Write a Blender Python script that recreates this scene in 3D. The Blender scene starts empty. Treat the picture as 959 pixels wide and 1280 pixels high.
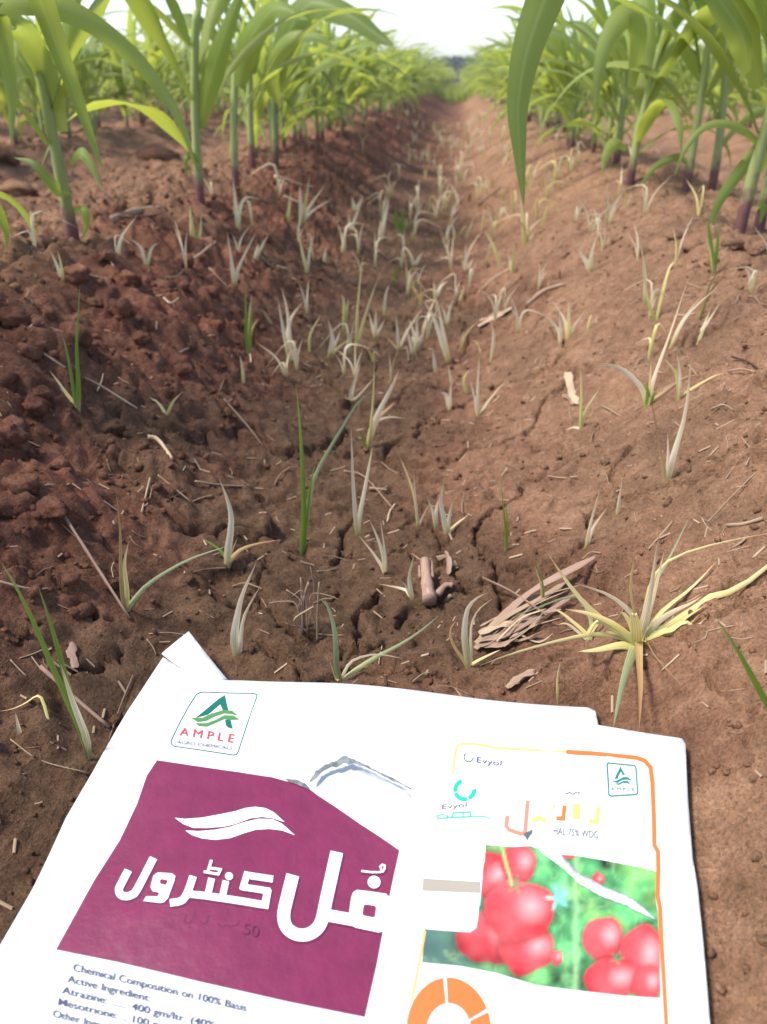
import bpy, bmesh, math, random
import numpy as np
from mathutils import Vector, Matrix, geometry

random.seed(11)
RNG = np.random.default_rng(7)
R = math.radians
scene = bpy.context.scene
COL = scene.collection

# ------------------------------------------------------------------ camera
F_PX, W_PX, H_PX = 960.0, 959.0, 1280.0
PITCH = R(29.5)
YAW = math.atan(95 * math.cos(PITCH) / F_PX)
CAM_H = 0.37
cam_d = bpy.data.cameras.new('camera')
cam = bpy.data.objects.new('camera', cam_d)
COL.objects.link(cam)
cam.location = (0, 0, CAM_H)
cam.rotation_euler = (math.pi / 2 - PITCH, 0, YAW)
cam_d.sensor_fit = 'VERTICAL'
cam_d.sensor_height = 36.0
cam_d.sensor_width = 36.0
cam_d.lens = 36.0 * F_PX / H_PX
cam_d.clip_start = 0.01
cam_d.clip_end = 3000
cam_d.dof.use_dof = True
cam_d.dof.focus_distance = 0.48
cam_d.dof.aperture_fstop = 9.5
scene.camera = cam

# ------------------------------------------------------------------ sky, sun, exposure
SUN_DIR = Vector((-0.60, -0.14, 1.0)).normalized()      # towards the sun
SUN_EL = math.asin(SUN_DIR.z)
world = bpy.data.worlds.new('World')
scene.world = world
world.use_nodes = True
wn = world.node_tree
bg = wn.nodes['Background']
sky = wn.nodes.new('ShaderNodeTexSky')
sky.sky_type = 'NISHITA'
sky.sun_disc = False
sky.sun_elevation = SUN_EL
sky.sun_rotation = math.atan2(SUN_DIR.x, SUN_DIR.y)
sky.altitude = 100
sky.air_density = 1.0
sky.dust_density = 1.2
sky.ozone_density = 1.0
wn.links.new(sky.outputs[0], bg.inputs[0])
bg.inputs[1].default_value = 0.12
sun_d = bpy.data.lights.new('sun', 'SUN')
sun_d.energy = 2.4
sun_d.angle = R(12)
sun_d.color = (1.0, 0.93, 0.82)
sun = bpy.data.objects.new('sun', sun_d)
COL.objects.link(sun)
sun.rotation_euler = SUN_DIR.to_track_quat('Z', 'Y').to_euler()
sun.location = (-2, 1, 4)
scene.view_settings.view_transform = 'Standard'
scene.view_settings.look = 'None'
scene.view_settings.gamma = 1.0
scene.view_settings.use_curve_mapping = False
scene.view_settings.exposure = 1.36
scene.render.engine = 'CYCLES'
scene.cycles.max_bounces = 8
scene.cycles.transparent_max_bounces = 8
scene.cycles.use_denoising = True

# ------------------------------------------------------------------ rays from a picture point into the place
FW = np.array([-math.sin(YAW) * math.cos(PITCH), math.cos(YAW) * math.cos(PITCH), -math.sin(PITCH)])
RT = np.array([math.cos(YAW), math.sin(YAW), 0.0])
UP = np.cross(RT, FW)
CAM = np.array([0, 0, CAM_H])
FWH = np.array([-math.sin(YAW), math.cos(YAW), 0.0])

def ray(x, y):
    return FW * F_PX + RT * (x - W_PX / 2) + UP * (H_PX / 2 - y)

def hit_plane(x, y, P, n):
    d = ray(x, y)
    return CAM + d * (np.dot(np.asarray(P) - CAM, n) / np.dot(d, n))

def at_depth(x, y, Y):
    d = ray(x, y)
    return CAM + d * (Y / d[1])

# ------------------------------------------------------------------ noise
def _h(ix, iy, s):
    ix = ix.astype(np.int64); iy = iy.astype(np.int64)
    n = (ix * 374761393 + iy * 668265263 + s * 1442695041) & 0xffffffff
    n = ((n ^ (n >> 13)) * 1274126177) & 0xffffffff
    n = ((n ^ (n >> 16)) * 2246822519) & 0xffffffff
    return ((n ^ (n >> 15)) & 0xffffff) / float(0x1000000)

def vnoise(x, y, s=0):
    x = np.asarray(x, float); y = np.asarray(y, float)
    ix = np.floor(x); iy = np.floor(y)
    fx = x - ix; fy = y - iy
    fx = fx * fx * fx * (fx * (fx * 6 - 15) + 10); fy = fy * fy * fy * (fy * (fy * 6 - 15) + 10)
    a = _h(ix, iy, s); b = _h(ix + 1, iy, s); c = _h(ix, iy + 1, s); d = _h(ix + 1, iy + 1, s)
    return (a + (b - a) * fx) * (1 - fy) + (c + (d - c) * fx) * fy - 0.5

def fbm(x, y, o=4, s=0):
    t = 0; a = 1.0
    for i in range(o):
        t = t + a * vnoise(x, y, s + i * 17); a *= 0.5
        x = x * 2.03 + 13.7; y = y * 2.03 - 7.1
    return t

def worley(x, y, s=0):
    ix = np.floor(x); iy = np.floor(y)
    f1 = np.full(np.shape(x), 9.0); f2 = f1.copy(); cid = np.zeros(np.shape(x))
    for dx in (-1, 0, 1):
        for dy in (-1, 0, 1):
            cx = ix + dx; cy = iy + dy
            px = cx + _h(cx, cy, s + 5); py = cy + _h(cx, cy, s + 9)
            d = np.hypot(px - x, py - y)
            r = _h(cx, cy, s + 31)
            m = d < f1
            f2 = np.where(m, f1, np.minimum(f2, d)); cid = np.where(m, r, cid); f1 = np.where(m, d, f1)
    return f1, f2, cid

def sstep(a, b, x):
    t = np.clip((x - a) / (b - a), 0, 1); return t * t * (3 - 2 * t)

# ------------------------------------------------------------------ lie of the land
ROW = 0.90                 # row spacing
FURROW_X = -0.07           # middle of the furrow the camera squats in
RIDGE = 0.175

# the two packets lie on these planes
LP_P = np.array([0, 0.3, 0.030]); LP_N = np.array([0.0, 0.0, 1.0])
RP_N = np.array([-0.13, -0.06, 1.0]); RP_N /= np.linalg.norm(RP_N)
RP_P = np.array([0.0, 0.25, 0.041])
LEFT_OUT = [(237, 797), (283, 846), (743, 885), (749, 908), (760, 1300), (-75, 1300), (0, 1180), (80, 1028), (118, 965), (160, 890), (205, 820)]
RIGHT_OUT = [(538, 873), (748, 907), (856, 925), (866, 1075), (877, 1160), (888, 1300), (450, 1300)]

def base_h(X, Y):
    """large shape only: furrows and ridges"""
    X = np.asarray(X, float); Y = np.asarray(Y, float)
    s = X - FURROW_X + 0.05 * vnoise(Y * 0.9, X * 0 + 3.3, 3) * sstep(0.6, 1.5, Y)
    c = 0.5 - 0.5 * np.cos(2 * np.pi * s / ROW)
    z = RIDGE * c ** 1.25
    z = np.where(np.abs(s) > ROW / 2, RIDGE - (RIDGE - z) * 0.38, z)      # the ground beyond both rows lies higher
    far = sstep(4, 14, np.abs(X)) * 0.7 + 0.3 * sstep(60, 120, Y)
    z = z * (1 - far) + 0.09 * far
    near = 1 - sstep(0.30, 0.62, Y)
    z = np.maximum(z, 0.018 * near)
    return z

T_STEPS = 0.1 * 1.006 ** np.arange(1400)

def hit_base(x, y):
    d = ray(x, y); d = d / np.linalg.norm(d)
    Q = CAM[None] + d[None] * T_STEPS[:, None]
    below = np.nonzero(Q[:, 2] < base_h(Q[:, 0], Q[:, 1]))[0]
    if len(below) == 0: return Q[-1]
    lo, hi = T_STEPS[max(0, below[0] - 1)], T_STEPS[below[0]]
    for k in range(2):
        tt = np.linspace(lo, hi, 40); q = CAM[None] + d[None] * tt[:, None]
        i = int(np.argmax(q[:, 2] < base_h(q[:, 0], q[:, 1])))
        lo, hi = tt[max(0, i - 1)], tt[i]
    return CAM + d * hi

CRACKS = [
    (5.0, [(20, 712), (52, 728), (82, 748), (112, 770), (140, 787)]),
    (6.0, [(190, 632), (220, 660), (245, 676), (300, 668), (346, 677), (370, 692), (395, 712), (415, 714), (430, 692), (428, 668), (452, 640)]),
    (5.0, [(481, 739), (470, 753), (451, 772), (447, 793), (435, 818)]),
    (7.0, [(352, 783), (372, 794), (395, 796)]),
    (5.0, [(657, 612), (630, 642), (600, 657), (592, 682), (615, 705), (622, 735), (630, 762)]),
    (3.0, [(909, 813), (893, 828), (878, 838), (866, 860), (858, 880)]),
    (3.2, [(959, 892), (928, 905), (909, 907), (898, 918), (880, 922)]),
    (2.6, [(959, 542), (932, 558), (908, 569), (903, 588), (893, 600), (870, 612)]),
    (3.5, [(430, 818), (470, 835), (520, 830), (560, 850)]),
    (3.5, [(500, 640), (530, 655), (560, 690), (548, 712)]),
    (2.4, [(760, 690), (730, 705), (700, 700), (672, 716)]),
    (2.4, [(700, 640), (735, 622), (770, 600), (800, 596)]),
    (3.5, [(250, 745), (290, 760), (330, 752), (352, 783)]),
    (2.6, [(850, 430), (862, 410), (880, 398)]),
    (3.0, [(80, 880), (100, 840), (150, 830), (170, 800)]),
    (2.5, [(680, 850), (690, 815), (720, 800)]),
]
CR_W = []
for w, pl in CRACKS:
    pts = [hit_base(*p)[:2] for p in pl]
    out = []
    for a, b in zip(pts[:-1], pts[1:]):
        for k in range(4):
            q = a + (b - a) * k / 4
            out.append(q + RNG.normal(0, 0.0022, 2))
    out.append(pts[-1])
    CR_W.append((w * 0.00035, np.array(out)))

def crack_term(X, Y):
    d = np.zeros(X.shape)
    for w, pl in CR_W:
        lo = pl.min(0) - 0.03; hi = pl.max(0) + 0.03
        m = (X > lo[0]) & (X < hi[0]) & (Y > lo[1]) & (Y < hi[1])
        if not m.any(): continue
        x = X[m] + 0.005 * vnoise(X[m] * 90, Y[m] * 90, 71) + 0.0025 * vnoise(X[m] * 260, Y[m] * 260, 73); y = Y[m] + 0.005 * vnoise(X[m] * 90, Y[m] * 90, 72) + 0.0025 * vnoise(X[m] * 260, Y[m] * 260, 74); best = np.full(x.shape, 9.0)
        n = len(pl)
        for i in range(n - 1):
            a, b = pl[i], pl[i + 1]; ab = b - a
            t = np.clip(((x - a[0]) * ab[0] + (y - a[1]) * ab[1]) / (ab @ ab + 1e-12), 0, 1)
            taper = 0.55 + 0.45 * math.sin(math.pi * (i + 0.5) / (n - 1))
            best = np.minimum(best, np.hypot(x - a[0] - ab[0] * t, y - a[1] - ab[1] * t) / taper)
        e = best / w
        dep = np.exp(-e ** 3) * w * 8 + np.exp(-(e / 4.5) ** 2) * w * 0.9
        d[m] = np.maximum(d[m], dep)
    return d

FOOT = []
for P, n, out in ((LP_P, LP_N, LEFT_OUT), (RP_P, RP_N, RIGHT_OUT)):
    q = np.array([hit_plane(x, y, P, n) for x, y in out])
    c = q[:, :2].mean(0)
    FOOT.append((P, n, q[:, :2]))

def poly_out_dist(X, Y, poly):
    """0 inside, distance to the outline outside"""
    inside = np.zeros(X.shape, bool); best = np.full(X.shape, 9.0)
    n = len(poly)
    for i in range(n):
        a, b = poly[i], poly[(i + 1) % n]
        cond = ((a[1] > Y) != (b[1] > Y))
        with np.errstate(divide='ignore', invalid='ignore'):
            xx = (b[0] - a[0]) * (Y - a[1]) / (b[1] - a[1]) + a[0]
        inside ^= cond & (X < xx)
        ab = b - a
        t = np.clip(((X - a[0]) * ab[0] + (Y - a[1]) * ab[1]) / (ab @ ab), 0, 1)
        best = np.minimum(best, np.hypot(X - a[0] - ab[0] * t, Y - a[1] - ab[1] * t))
    return np.where(inside, 0.0, best)

def gh(X, Y):
    """full height of the soil surface"""
    X = np.atleast_1d(np.asarray(X, float)); Y = np.atleast_1d(np.asarray(Y, float))
    z = base_h(X, Y)
    s = X - FURROW_X
    near = 1 - sstep(5, 14, np.hypot(X, Y))
    left = sstep(-0.10, -0.26, s) + 0.45 * sstep(0.36, 0.46, s)      # crumbly banks
    left = np.clip(left, 0, 1.0)
    wx = X + 0.02 * vnoise(X * 14, Y * 14, 41) + 0.010 * vnoise(X * 60, Y * 60, 43) + 0.004 * vnoise(X * 190, Y * 190, 45)
    wy = Y + 0.02 * vnoise(X * 14, Y * 14, 42) + 0.010 * vnoise(X * 60, Y * 60, 44) + 0.004 * vnoise(X * 190, Y * 190, 46)
    z = z + 0.030 * fbm(X * 5.5, Y * 5.5, 3, 1) * (0.55 + 0.45 * left)
    z = z + 0.010 * fbm(X * 24, Y * 24, 3, 2) * (0.7 + 0.3 * left)
    n1 = near > 0.01
    if n1.any():
        x, y, l = wx[n1], wy[n1], left[n1]
        t = np.zeros(x.shape)
        f1, f2, cid = worley(x * 22, y * 22, 3)
        t += 0.019 * np.clip((f2 - f1) * 1.9, 0, 1) ** 0.8 * (cid > 0.4) * (0.10 + 0.90 * l) * cid
        f1, f2, cid = worley(x * 48, y * 48, 11)
        t += 0.0090 * np.clip((f2 - f1) * 2.0, 0, 1) ** 0.8 * (cid > 0.25) * (0.25 + 0.75 * l) * cid
        f1, f2, cid = worley(x * 105, y * 105, 23)
        t += 0.0038 * np.clip((f2 - f1) * 2.0, 0, 1) * (0.40 + 0.60 * l) * cid
        t += 0.0062 * fbm(x * 75, y * 75, 4, 77)
        # broken crust: shallow fissures between plates
        f1, f2, cid = worley(x * 7.5 + 0.25 * vnoise(x * 40, y * 40, 8), y * 7.5 + 0.25 * vnoise(x * 40, y * 40, 9), 51)
        mask = sstep(-0.12, 0.08, vnoise(x * 4, y * 4, 61)) * sstep(0.10, -0.02, np.abs(s[n1] - .06) - 0.26)
        t -= 0.013 * np.exp(-((f2 - f1) / 0.024) ** 2) * mask
        t += (cid - 0.5) * 0.007 * mask
        t -= crack_term(X[n1], Y[n1])
        z[n1] += t * near[n1]
    for P, n, poly in FOOT:
        m = (X > -0.5) & (X < 0.5) & (Y < 0.6) & (Y > -0.2)
        if m.any():
            d = poly_out_dist(X[m], Y[m], poly)
            pz = P[2] - (n[0] * (X[m] - P[0]) + n[1] * (Y[m] - P[1])) / n[2]
            z[m] = np.minimum(z[m], pz - 0.0062 + np.maximum(0, d - 0.009) * 0.9)
    return z

def gz(x, y):
    return float(gh(x, y)[0])

def hit(x, y):
    """picture point -> point on the soil"""
    p = hit_base(x, y)
    for k in range(6):
        z = gz(p[0], p[1]); d = ray(x, y)
        t = (z - CAM_H) / d[2]
        q = CAM + d * t
        p = p * 0.45 + q * 0.55
    p[2] = gz(p[0], p[1])
    return p

# ------------------------------------------------------------------ object helpers
def new_obj(name, me, parent=None, mat=None):
    o = bpy.data.objects.new(name, me)
    COL.objects.link(o)
    if parent is not None: o.parent = parent
    if mat is not None and me is not None:
        me.materials.append(mat)
    return o

def tag(o, label=None, cat=None, group=None, kind=None):
    if label: o['label'] = label
    if cat: o['category'] = cat
    if group: o['group'] = group
    if kind: o['kind'] = kind
    return o

def thing(name, loc, label, cat, group=None):
    o = bpy.data.objects.new(name, None)
    o.empty_display_size = 0.02
    COL.objects.link(o)
    o.location = loc
    return tag(o, label, cat, group)

def mesh_np(name, v, f, smooth=True, uv=None):
    """v (n,3); f list of tuples or (m,k) int array"""
    me = bpy.data.meshes.new(name)
    v = np.asarray(v, np.float32)
    f = np.asarray(f, np.int32)
    k = f.shape[1]
    me.vertices.add(len(v)); me.vertices.foreach_set('co', v.ravel())
    me.loops.add(f.size); me.loops.foreach_set('vertex_index', f.ravel())
    me.polygons.add(len(f))
    me.polygons.foreach_set('loop_start', np.arange(0, f.size, k, dtype=np.int32))
    me.polygons.foreach_set('loop_total', np.full(len(f), k, np.int32))
    if smooth: me.polygons.foreach_set('use_smooth', np.ones(len(f), bool))
    if uv is not None:
        l = me.uv_layers.new(name='UVMap')
        l.data.foreach_set('uv', np.asarray(uv, np.float32)[f.ravel()].ravel())
    me.update(calc_edges=True)
    return me

def point_attr(me, name, arr):
    a = me.attributes.new(name, 'FLOAT_COLOR', 'POINT')
    c = np.ones((len(arr), 4), np.float32); c[:, :arr.shape[1]] = arr
    a.data.foreach_set('color', c.ravel())

# ------------------------------------------------------------------ materials
def mat_new(name):
    m = bpy.data.materials.new(name); m.use_nodes = True
    nt = m.node_tree
    return m, nt, nt.nodes['Principled BSDF'], nt.nodes['Material Output']

def N(nt, t, **kw):
    n = nt.nodes.new(t)
    for k, v in kw.items(): setattr(n, k, v)
    return n

def ramp(nt, stops, fac=None, interp='LINEAR'):
    n = nt.nodes.new('ShaderNodeValToRGB')
    n.color_ramp.interpolation = interp
    e = n.color_ramp.elements
    while len(e) < len(stops): e.new(0.5)
    for i, (p, c) in enumerate(stops):
        e[i].position = p; e[i].color = (c[0], c[1], c[2], 1)
    if fac is not None: nt.links.new(fac, n.inputs[0])
    return n

def mixc(nt, a, b, fac, mode='MIX'):
    n = nt.nodes.new('ShaderNodeMix'); n.data_type = 'RGBA'; n.blend_type = mode
    for sock, val in ((n.inputs[0], fac), (n.inputs[6], a), (n.inputs[7], b)):
        if hasattr(val, 'default_value') or hasattr(val, 'links'): nt.links.new(val, sock)
        else: sock.default_value = val if not isinstance(val, tuple) else (val[0], val[1], val[2], 1)
    return n.outputs[2]

def noise(nt, scale, detail=4, rough=0.55, vec=None):
    n = nt.nodes.new('ShaderNodeTexNoise')
    n.inputs['Scale'].default_value = scale; n.inputs['Detail'].default_value = detail; n.inputs['Roughness'].default_value = rough
    if vec is not None: nt.links.new(vec, n.inputs['Vector'])
    return n

def bump(nt, height, strength, dist, bsdf, prev=None):
    b = nt.nodes.new('ShaderNodeBump')
    b.inputs['Strength'].default_value = strength; b.inputs['Distance'].default_value = dist
    nt.links.new(height, b.inputs['Height'])
    if prev is not None: nt.links.new(prev, b.inputs['Normal'])
    nt.links.new(b.outputs[0], bsdf.inputs['Normal'])
    return b.outputs[0]

def soil_material():
    m, nt, b, o = mat_new('soil')
    geo = N(nt, 'ShaderNodeNewGeometry')
    pos = geo.outputs['Position']
    at = N(nt, 'ShaderNodeAttribute', attribute_name='soil')
    sep = N(nt, 'ShaderNodeSeparateColor'); nt.links.new(at.outputs['Color'], sep.inputs[0])
    n1 = noise(nt, 9, 5, 0.6, pos); n2 = noise(nt, 60, 5, 0.65, pos); n3 = noise(nt, 420, 4, 0.7, pos)
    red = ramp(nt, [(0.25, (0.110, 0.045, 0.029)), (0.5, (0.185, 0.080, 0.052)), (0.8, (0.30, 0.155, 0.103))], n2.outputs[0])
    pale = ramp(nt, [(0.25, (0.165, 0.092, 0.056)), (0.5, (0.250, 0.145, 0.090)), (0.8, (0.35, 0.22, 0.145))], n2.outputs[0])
    dark_floor = ramp(nt, [(0.25, (0.080, 0.046, 0.028)), (0.5, (0.125, 0.074, 0.046)), (0.8, (0.190, 0.118, 0.075))], n2.outputs[0])
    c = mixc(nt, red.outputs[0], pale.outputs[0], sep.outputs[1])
    c = mixc(nt, c, dark_floor.outputs[0], sep.outputs[0])
    big = ramp(nt, [(0.3, (0.74, 0.71, 0.69)), (0.7, (1.22, 1.17, 1.10))], n1.outputs[0])
    c = mixc(nt, c, big.outputs[0], 1.0, 'MULTIPLY')
    fine = ramp(nt, [(0.28, (0.58, 0.57, 0.56)), (0.5, (1, 1, 1)), (0.72, (1.4, 1.36, 1.3))], n3.outputs[0])
    c = mixc(nt, c, fine.outputs[0], 1.0, 'MULTIPLY')
    nt.links.new(c, b.inputs['Base Color'])
    b.inputs['Roughness'].default_value = 0.95
    b.inputs['Specular IOR Level'].default_value = 0.15
    p = bump(nt, n2.outputs[0], 0.7, 0.006, b)
    n4 = noise(nt, 170, 5, 0.7, pos)
    p = bump(nt, n4.outputs[0], 0.8, 0.004, b, p)
    bump(nt, n3.outputs[0], 1.0, 0.0026, b, p)
    return m

def leafy(name, stops, rough=0.5, trans=0.35, tcol=None, vary=0.25, midrib=None, veins=0.0):
    """thin plant tissue: colour runs along the blade (uv v), some light passes through"""
    m, nt, b, o = mat_new(name)
    uv = N(nt, 'ShaderNodeUVMap')
    sep = N(nt, 'ShaderNodeSeparateXYZ'); nt.links.new(uv.outputs[0], sep.inputs[0])
    oi = N(nt, 'ShaderNodeObjectInfo')
    geo = N(nt, 'ShaderNodeNewGeometry')
    nz = noise(nt, 60, 3, 0.6, geo.outputs['Position'])
    jit = N(nt, 'ShaderNodeMath', operation='MULTIPLY_ADD'); nt.links.new(nz.outputs[0], jit.inputs[0]); jit.inputs[1].default_value = 0.3
    sub = N(nt, 'ShaderNodeMath', operation='SUBTRACT'); nt.links.new(sep.outputs[1], sub.inputs[0]); sub.inputs[1].default_value = 0.15
    nt.links.new(sub.outputs[0], jit.inputs[2])
    r = ramp(nt, stops, jit.outputs[0])
    col = r.outputs[0]
    hsv = N(nt, 'ShaderNodeHueSaturation')
    mh = N(nt, 'ShaderNodeMapRange'); nt.links.new(oi.outputs['Random'], mh.inputs[0]); mh.inputs[3].default_value = 0.5 - 0.05 * vary; mh.inputs[4].default_value = 0.5 + 0.05 * vary
    mv = N(nt, 'ShaderNodeMapRange'); nt.links.new(oi.outputs['Random'], mv.inputs[0]); mv.inputs[3].default_value = 1 + vary; mv.inputs[4].default_value = 1 - vary
    nt.links.new(mh.outputs[0], hsv.inputs['Hue']); nt.links.new(mv.outputs[0], hsv.inputs['Value']); nt.links.new(col, hsv.inputs['Color'])
    col = hsv.outputs[0]
    if veins:
        w = N(nt, 'ShaderNodeMath', operation='SINE'); k = N(nt, 'ShaderNodeMath', operation='MULTIPLY'); nt.links.new(sep.outputs[0], k.inputs[0]); k.inputs[1].default_value = 120 if midrib else 26
        nt.links.new(k.outputs[0], w.inputs[0])
        vr = ramp(nt, [(0.0, (1 - veins,) * 3), (1.0, (1 + veins,) * 3)])
        k2 = N(nt, 'ShaderNodeMath', operation='MULTIPLY_ADD'); nt.links.new(w.outputs[0], k2.inputs[0]); k2.inputs[1].default_value = 0.5; k2.inputs[2].default_value = 0.5
        nt.links.new(k2.outputs[0], vr.inputs[0])
        col = mixc(nt, col, vr.outputs[0], 1.0, 'MULTIPLY')
    if midrib:
        a = N(nt, 'ShaderNodeMath', operation='SUBTRACT'); nt.links.new(sep.outputs[0], a.inputs[0]); a.inputs[1].default_value = 0.5
        ab = N(nt, 'ShaderNodeMath', operation='ABSOLUTE'); nt.links.new(a.outputs[0], ab.inputs[0])
        mr = N(nt, 'ShaderNodeMapRange', interpolation_type='SMOOTHSTEP'); nt.links.new(ab.outputs[0], mr.inputs[0])
        mr.inputs[1].default_value = 0.02; mr.inputs[2].default_value = 0.075; mr.inputs[3].default_value = 0.75; mr.inputs[4].default_value = 0.0
        col = mixc(nt, col, midrib, mr.outputs[0])
    nt.links.new(col, b.inputs['Base Color'])
    b.inputs['Roughness'].default_value = rough
    b.inputs['Specular IOR Level'].default_value = 0.35
    tr = N(nt, 'ShaderNodeBsdfTranslucent')
    if tcol is not None:
        nt.links.new(mixc(nt, col, tcol, 0.65), tr.inputs[0])
    else:
        nt.links.new(col, tr.inputs[0])
    mx = N(nt, 'ShaderNodeMixShader'); mx.inputs[0].default_value = trans
    nt.links.new(b.outputs[0], mx.inputs[1]); nt.links.new(tr.outputs[0], mx.inputs[2])
    nt.links.new(mx.outputs[0], o.inputs[0])
    return m

def plain(name, col, rough=0.5, spec=0.4, nscale=0, namt=0.15, coat=0.0, bumpd=0.0):
    m, nt, b, o = mat_new(name)
    if nscale:
        geo = N(nt, 'ShaderNodeNewGeometry')
        n = noise(nt, nscale, 4, 0.6, geo.outputs['Position'])
        r = ramp(nt, [(0.3, tuple(c * (1 - namt) for c in col)), (0.7, tuple(c * (1 + namt) for c in col))], n.outputs[0])
        nt.links.new(r.outputs[0], b.inputs['Base Color'])
        if bumpd: bump(nt, n.outputs[0], 0.5, bumpd, b)
    else:
        b.inputs['Base Color'].default_value = (*col, 1)
    b.inputs['Roughness'].default_value = rough
    b.inputs['Specular IOR Level'].default_value = spec
    if coat: b.inputs['Coat Weight'].default_value = coat; b.inputs['Coat Roughness'].default_value = 0.25
    return m

def straw_mat(name, c1, c2, trans=0.0):
    m, nt, b, o = mat_new(name)
    tc = N(nt, 'ShaderNodeUVMap'); mp = N(nt, 'ShaderNodeMapping'); nt.links.new(tc.outputs[0], mp.inputs[0]); mp.inputs['Scale'].default_value = (9, 1.2, 1)
    oi = N(nt, 'ShaderNodeObjectInfo')
    nt.links.new(oi.outputs['Random'], mp.inputs['Location'])
    n = noise(nt, 3, 5, 0.65, mp.outputs[0])
    r = ramp(nt, [(0.3, c1), (0.65, c2)], n.outputs[0])
    hs = N(nt, 'ShaderNodeHueSaturation'); nt.links.new(r.outputs[0], hs.inputs['Color'])
    mv = N(nt, 'ShaderNodeMapRange'); nt.links.new(oi.outputs['Random'], mv.inputs[0]); mv.inputs[3].default_value = 0.7; mv.inputs[4].default_value = 1.15
    nt.links.new(mv.outputs[0], hs.inputs['Value'])
    nt.links.new(hs.outputs[0], b.inputs['Base Color'])
    b.inputs['Roughness'].default_value = 0.75; b.inputs['Specular IOR Level'].default_value = 0.25
    bump(nt, n.outputs[0], 0.6, 0.0008, b)
    return m

MAT = {}
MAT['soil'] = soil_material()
MAT['maize'] = leafy('maize_leaf', [(0.0, (0.28, 0.34, 0.09)), (0.25, (0.215, 0.29, 0.06)), (0.85, (0.19, 0.275, 0.08)), (1.0, (0.24, 0.27, 0.10))],
                     0.55, 0.52, (0.52, 0.58, 0.07), 0.32, (0.26, 0.36, 0.13), 0.12)
MAT['maize_yellow'] = leafy('maize_leaf_light', [(0.0, (0.28, 0.36, 0.08)), (0.4, (0.21, 0.31, 0.06)), (1.0, (0.20, 0.29, 0.08))],
                     0.55, 0.55, (0.60, 0.62, 0.06), 0.15, (0.30, 0.38, 0.12), 0.12)
MAT['stalk'] = leafy('maize_stalk', [(0.0, (0.12, 0.04, 0.05)), (0.15, (0.17, 0.085, 0.075)), (0.27, (0.30, 0.34, 0.13)), (1.0, (0.29, 0.38, 0.11))], 0.6, 0.1, None, 0.15)
MAT['white'] = leafy('blade_bleached', [(0.0, (0.52, 0.46, 0.14)), (0.15, (0.80, 0.68, 0.38)), (0.45, (0.90, 0.80, 0.58)), (0.85, (0.80, 0.62, 0.40)), (1.0, (0.50, 0.33, 0.20))], 0.6, 0.5, None, 0.1, None, 0.16)
MAT['yellow'] = leafy('blade_yellowing', [(0.0, (0.50, 0.48, 0.16)), (0.4, (0.74, 0.64, 0.24)), (0.8, (0.72, 0.60, 0.30)), (1.0, (0.48, 0.27, 0.12))], 0.5, 0.3, None, 0.15, veins=0.16)
MAT['green'] = leafy('blade_green', [(0.0, (0.40, 0.36, 0.18)), (0.2, (0.21, 0.29, 0.05)), (0.6, (0.15, 0.25, 0.035)), (1.0, (0.26, 0.30, 0.08))], 0.45, 0.35, (0.3, 0.4, 0.03), 0.15, veins=0.16)
MAT['teal'] = leafy('blade_grey_green', [(0.0, (0.45, 0.44, 0.18)), (0.35, (0.33, 0.37, 0.18)), (1.0, (0.22, 0.29, 0.16))], 0.45, 0.25, None, 0.15, veins=0.16)
MAT['orange'] = leafy('blade_rusty', [(0.0, (0.48, 0.40, 0.16)), (0.45, (0.52, 0.36, 0.16)), (1.0, (0.40, 0.20, 0.09))], 0.6, 0.25, None, 0.2, veins=0.16)
MAT['maize_dry'] = leafy('maize_leaf_withered', [(0.0, (0.26, 0.27, 0.10)), (0.3, (0.40, 0.31, 0.14)), (1.0, (0.42, 0.28, 0.14))], 0.65, 0.3, None, 0.2, None, 0.15)
MAT['straw'] = straw_mat('dry_straw', (0.24, 0.15, 0.10), (0.46, 0.33, 0.22))
MAT['straw_pale'] = straw_mat('pale_straw', (0.34, 0.235, 0.15), (0.60, 0.455, 0.30))
MAT['straw_pink'] = straw_mat('weathered_stalk', (0.20, 0.115, 0.085), (0.42, 0.28, 0.21))
MAT['twig'] = straw_mat('dark_twig', (0.07, 0.035, 0.025), (0.15, 0.08, 0.055))

# ------------------------------------------------------------------ ground
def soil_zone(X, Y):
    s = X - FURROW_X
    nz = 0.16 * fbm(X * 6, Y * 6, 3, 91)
    dark_floor = sstep(0.20, 0.02, np.abs(s + 0.05) + nz - 0.04) * (1 - 0.6 * sstep(1.6, 5, Y))  # darker soil tone along the furrow floor, weaker farther off
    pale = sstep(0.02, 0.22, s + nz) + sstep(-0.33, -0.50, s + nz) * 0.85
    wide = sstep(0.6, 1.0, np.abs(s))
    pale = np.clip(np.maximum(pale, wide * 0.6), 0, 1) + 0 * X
    return np.stack([np.clip(dark_floor, 0, 1), pale, wide], 1)

def axis_x():
    core = np.concatenate([np.arange(-1.75, -0.951, 0.009), np.arange(-0.95, -0.4, 0.0038), np.arange(-0.4, 0.45, 0.0022), np.arange(0.45, 0.72, 0.0038)])
    out = []; x = 0.0; d = 0.0034
    while x < 320:
        d *= 1.08; x += d; out.append(x)
    out = np.array(out)
    return np.concatenate([core[0] - out[::-1], core, core[-1] + out])

def axis_y():
    ys = list(np.arange(-1.4, 0.10, 0.04)) + list(np.arange(0.10, 0.28, 0.004)) + list(np.arange(0.28, 0.85, 0.0024))
    y = 0.85
    while y < 420:
        y += max(0.003, (0.003 + 0.0045 * min(1, max(0, y - .85) / 1.2)) * y * (1 if y < 12 else 3)); ys.append(y)
    return np.array(ys)

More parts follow.
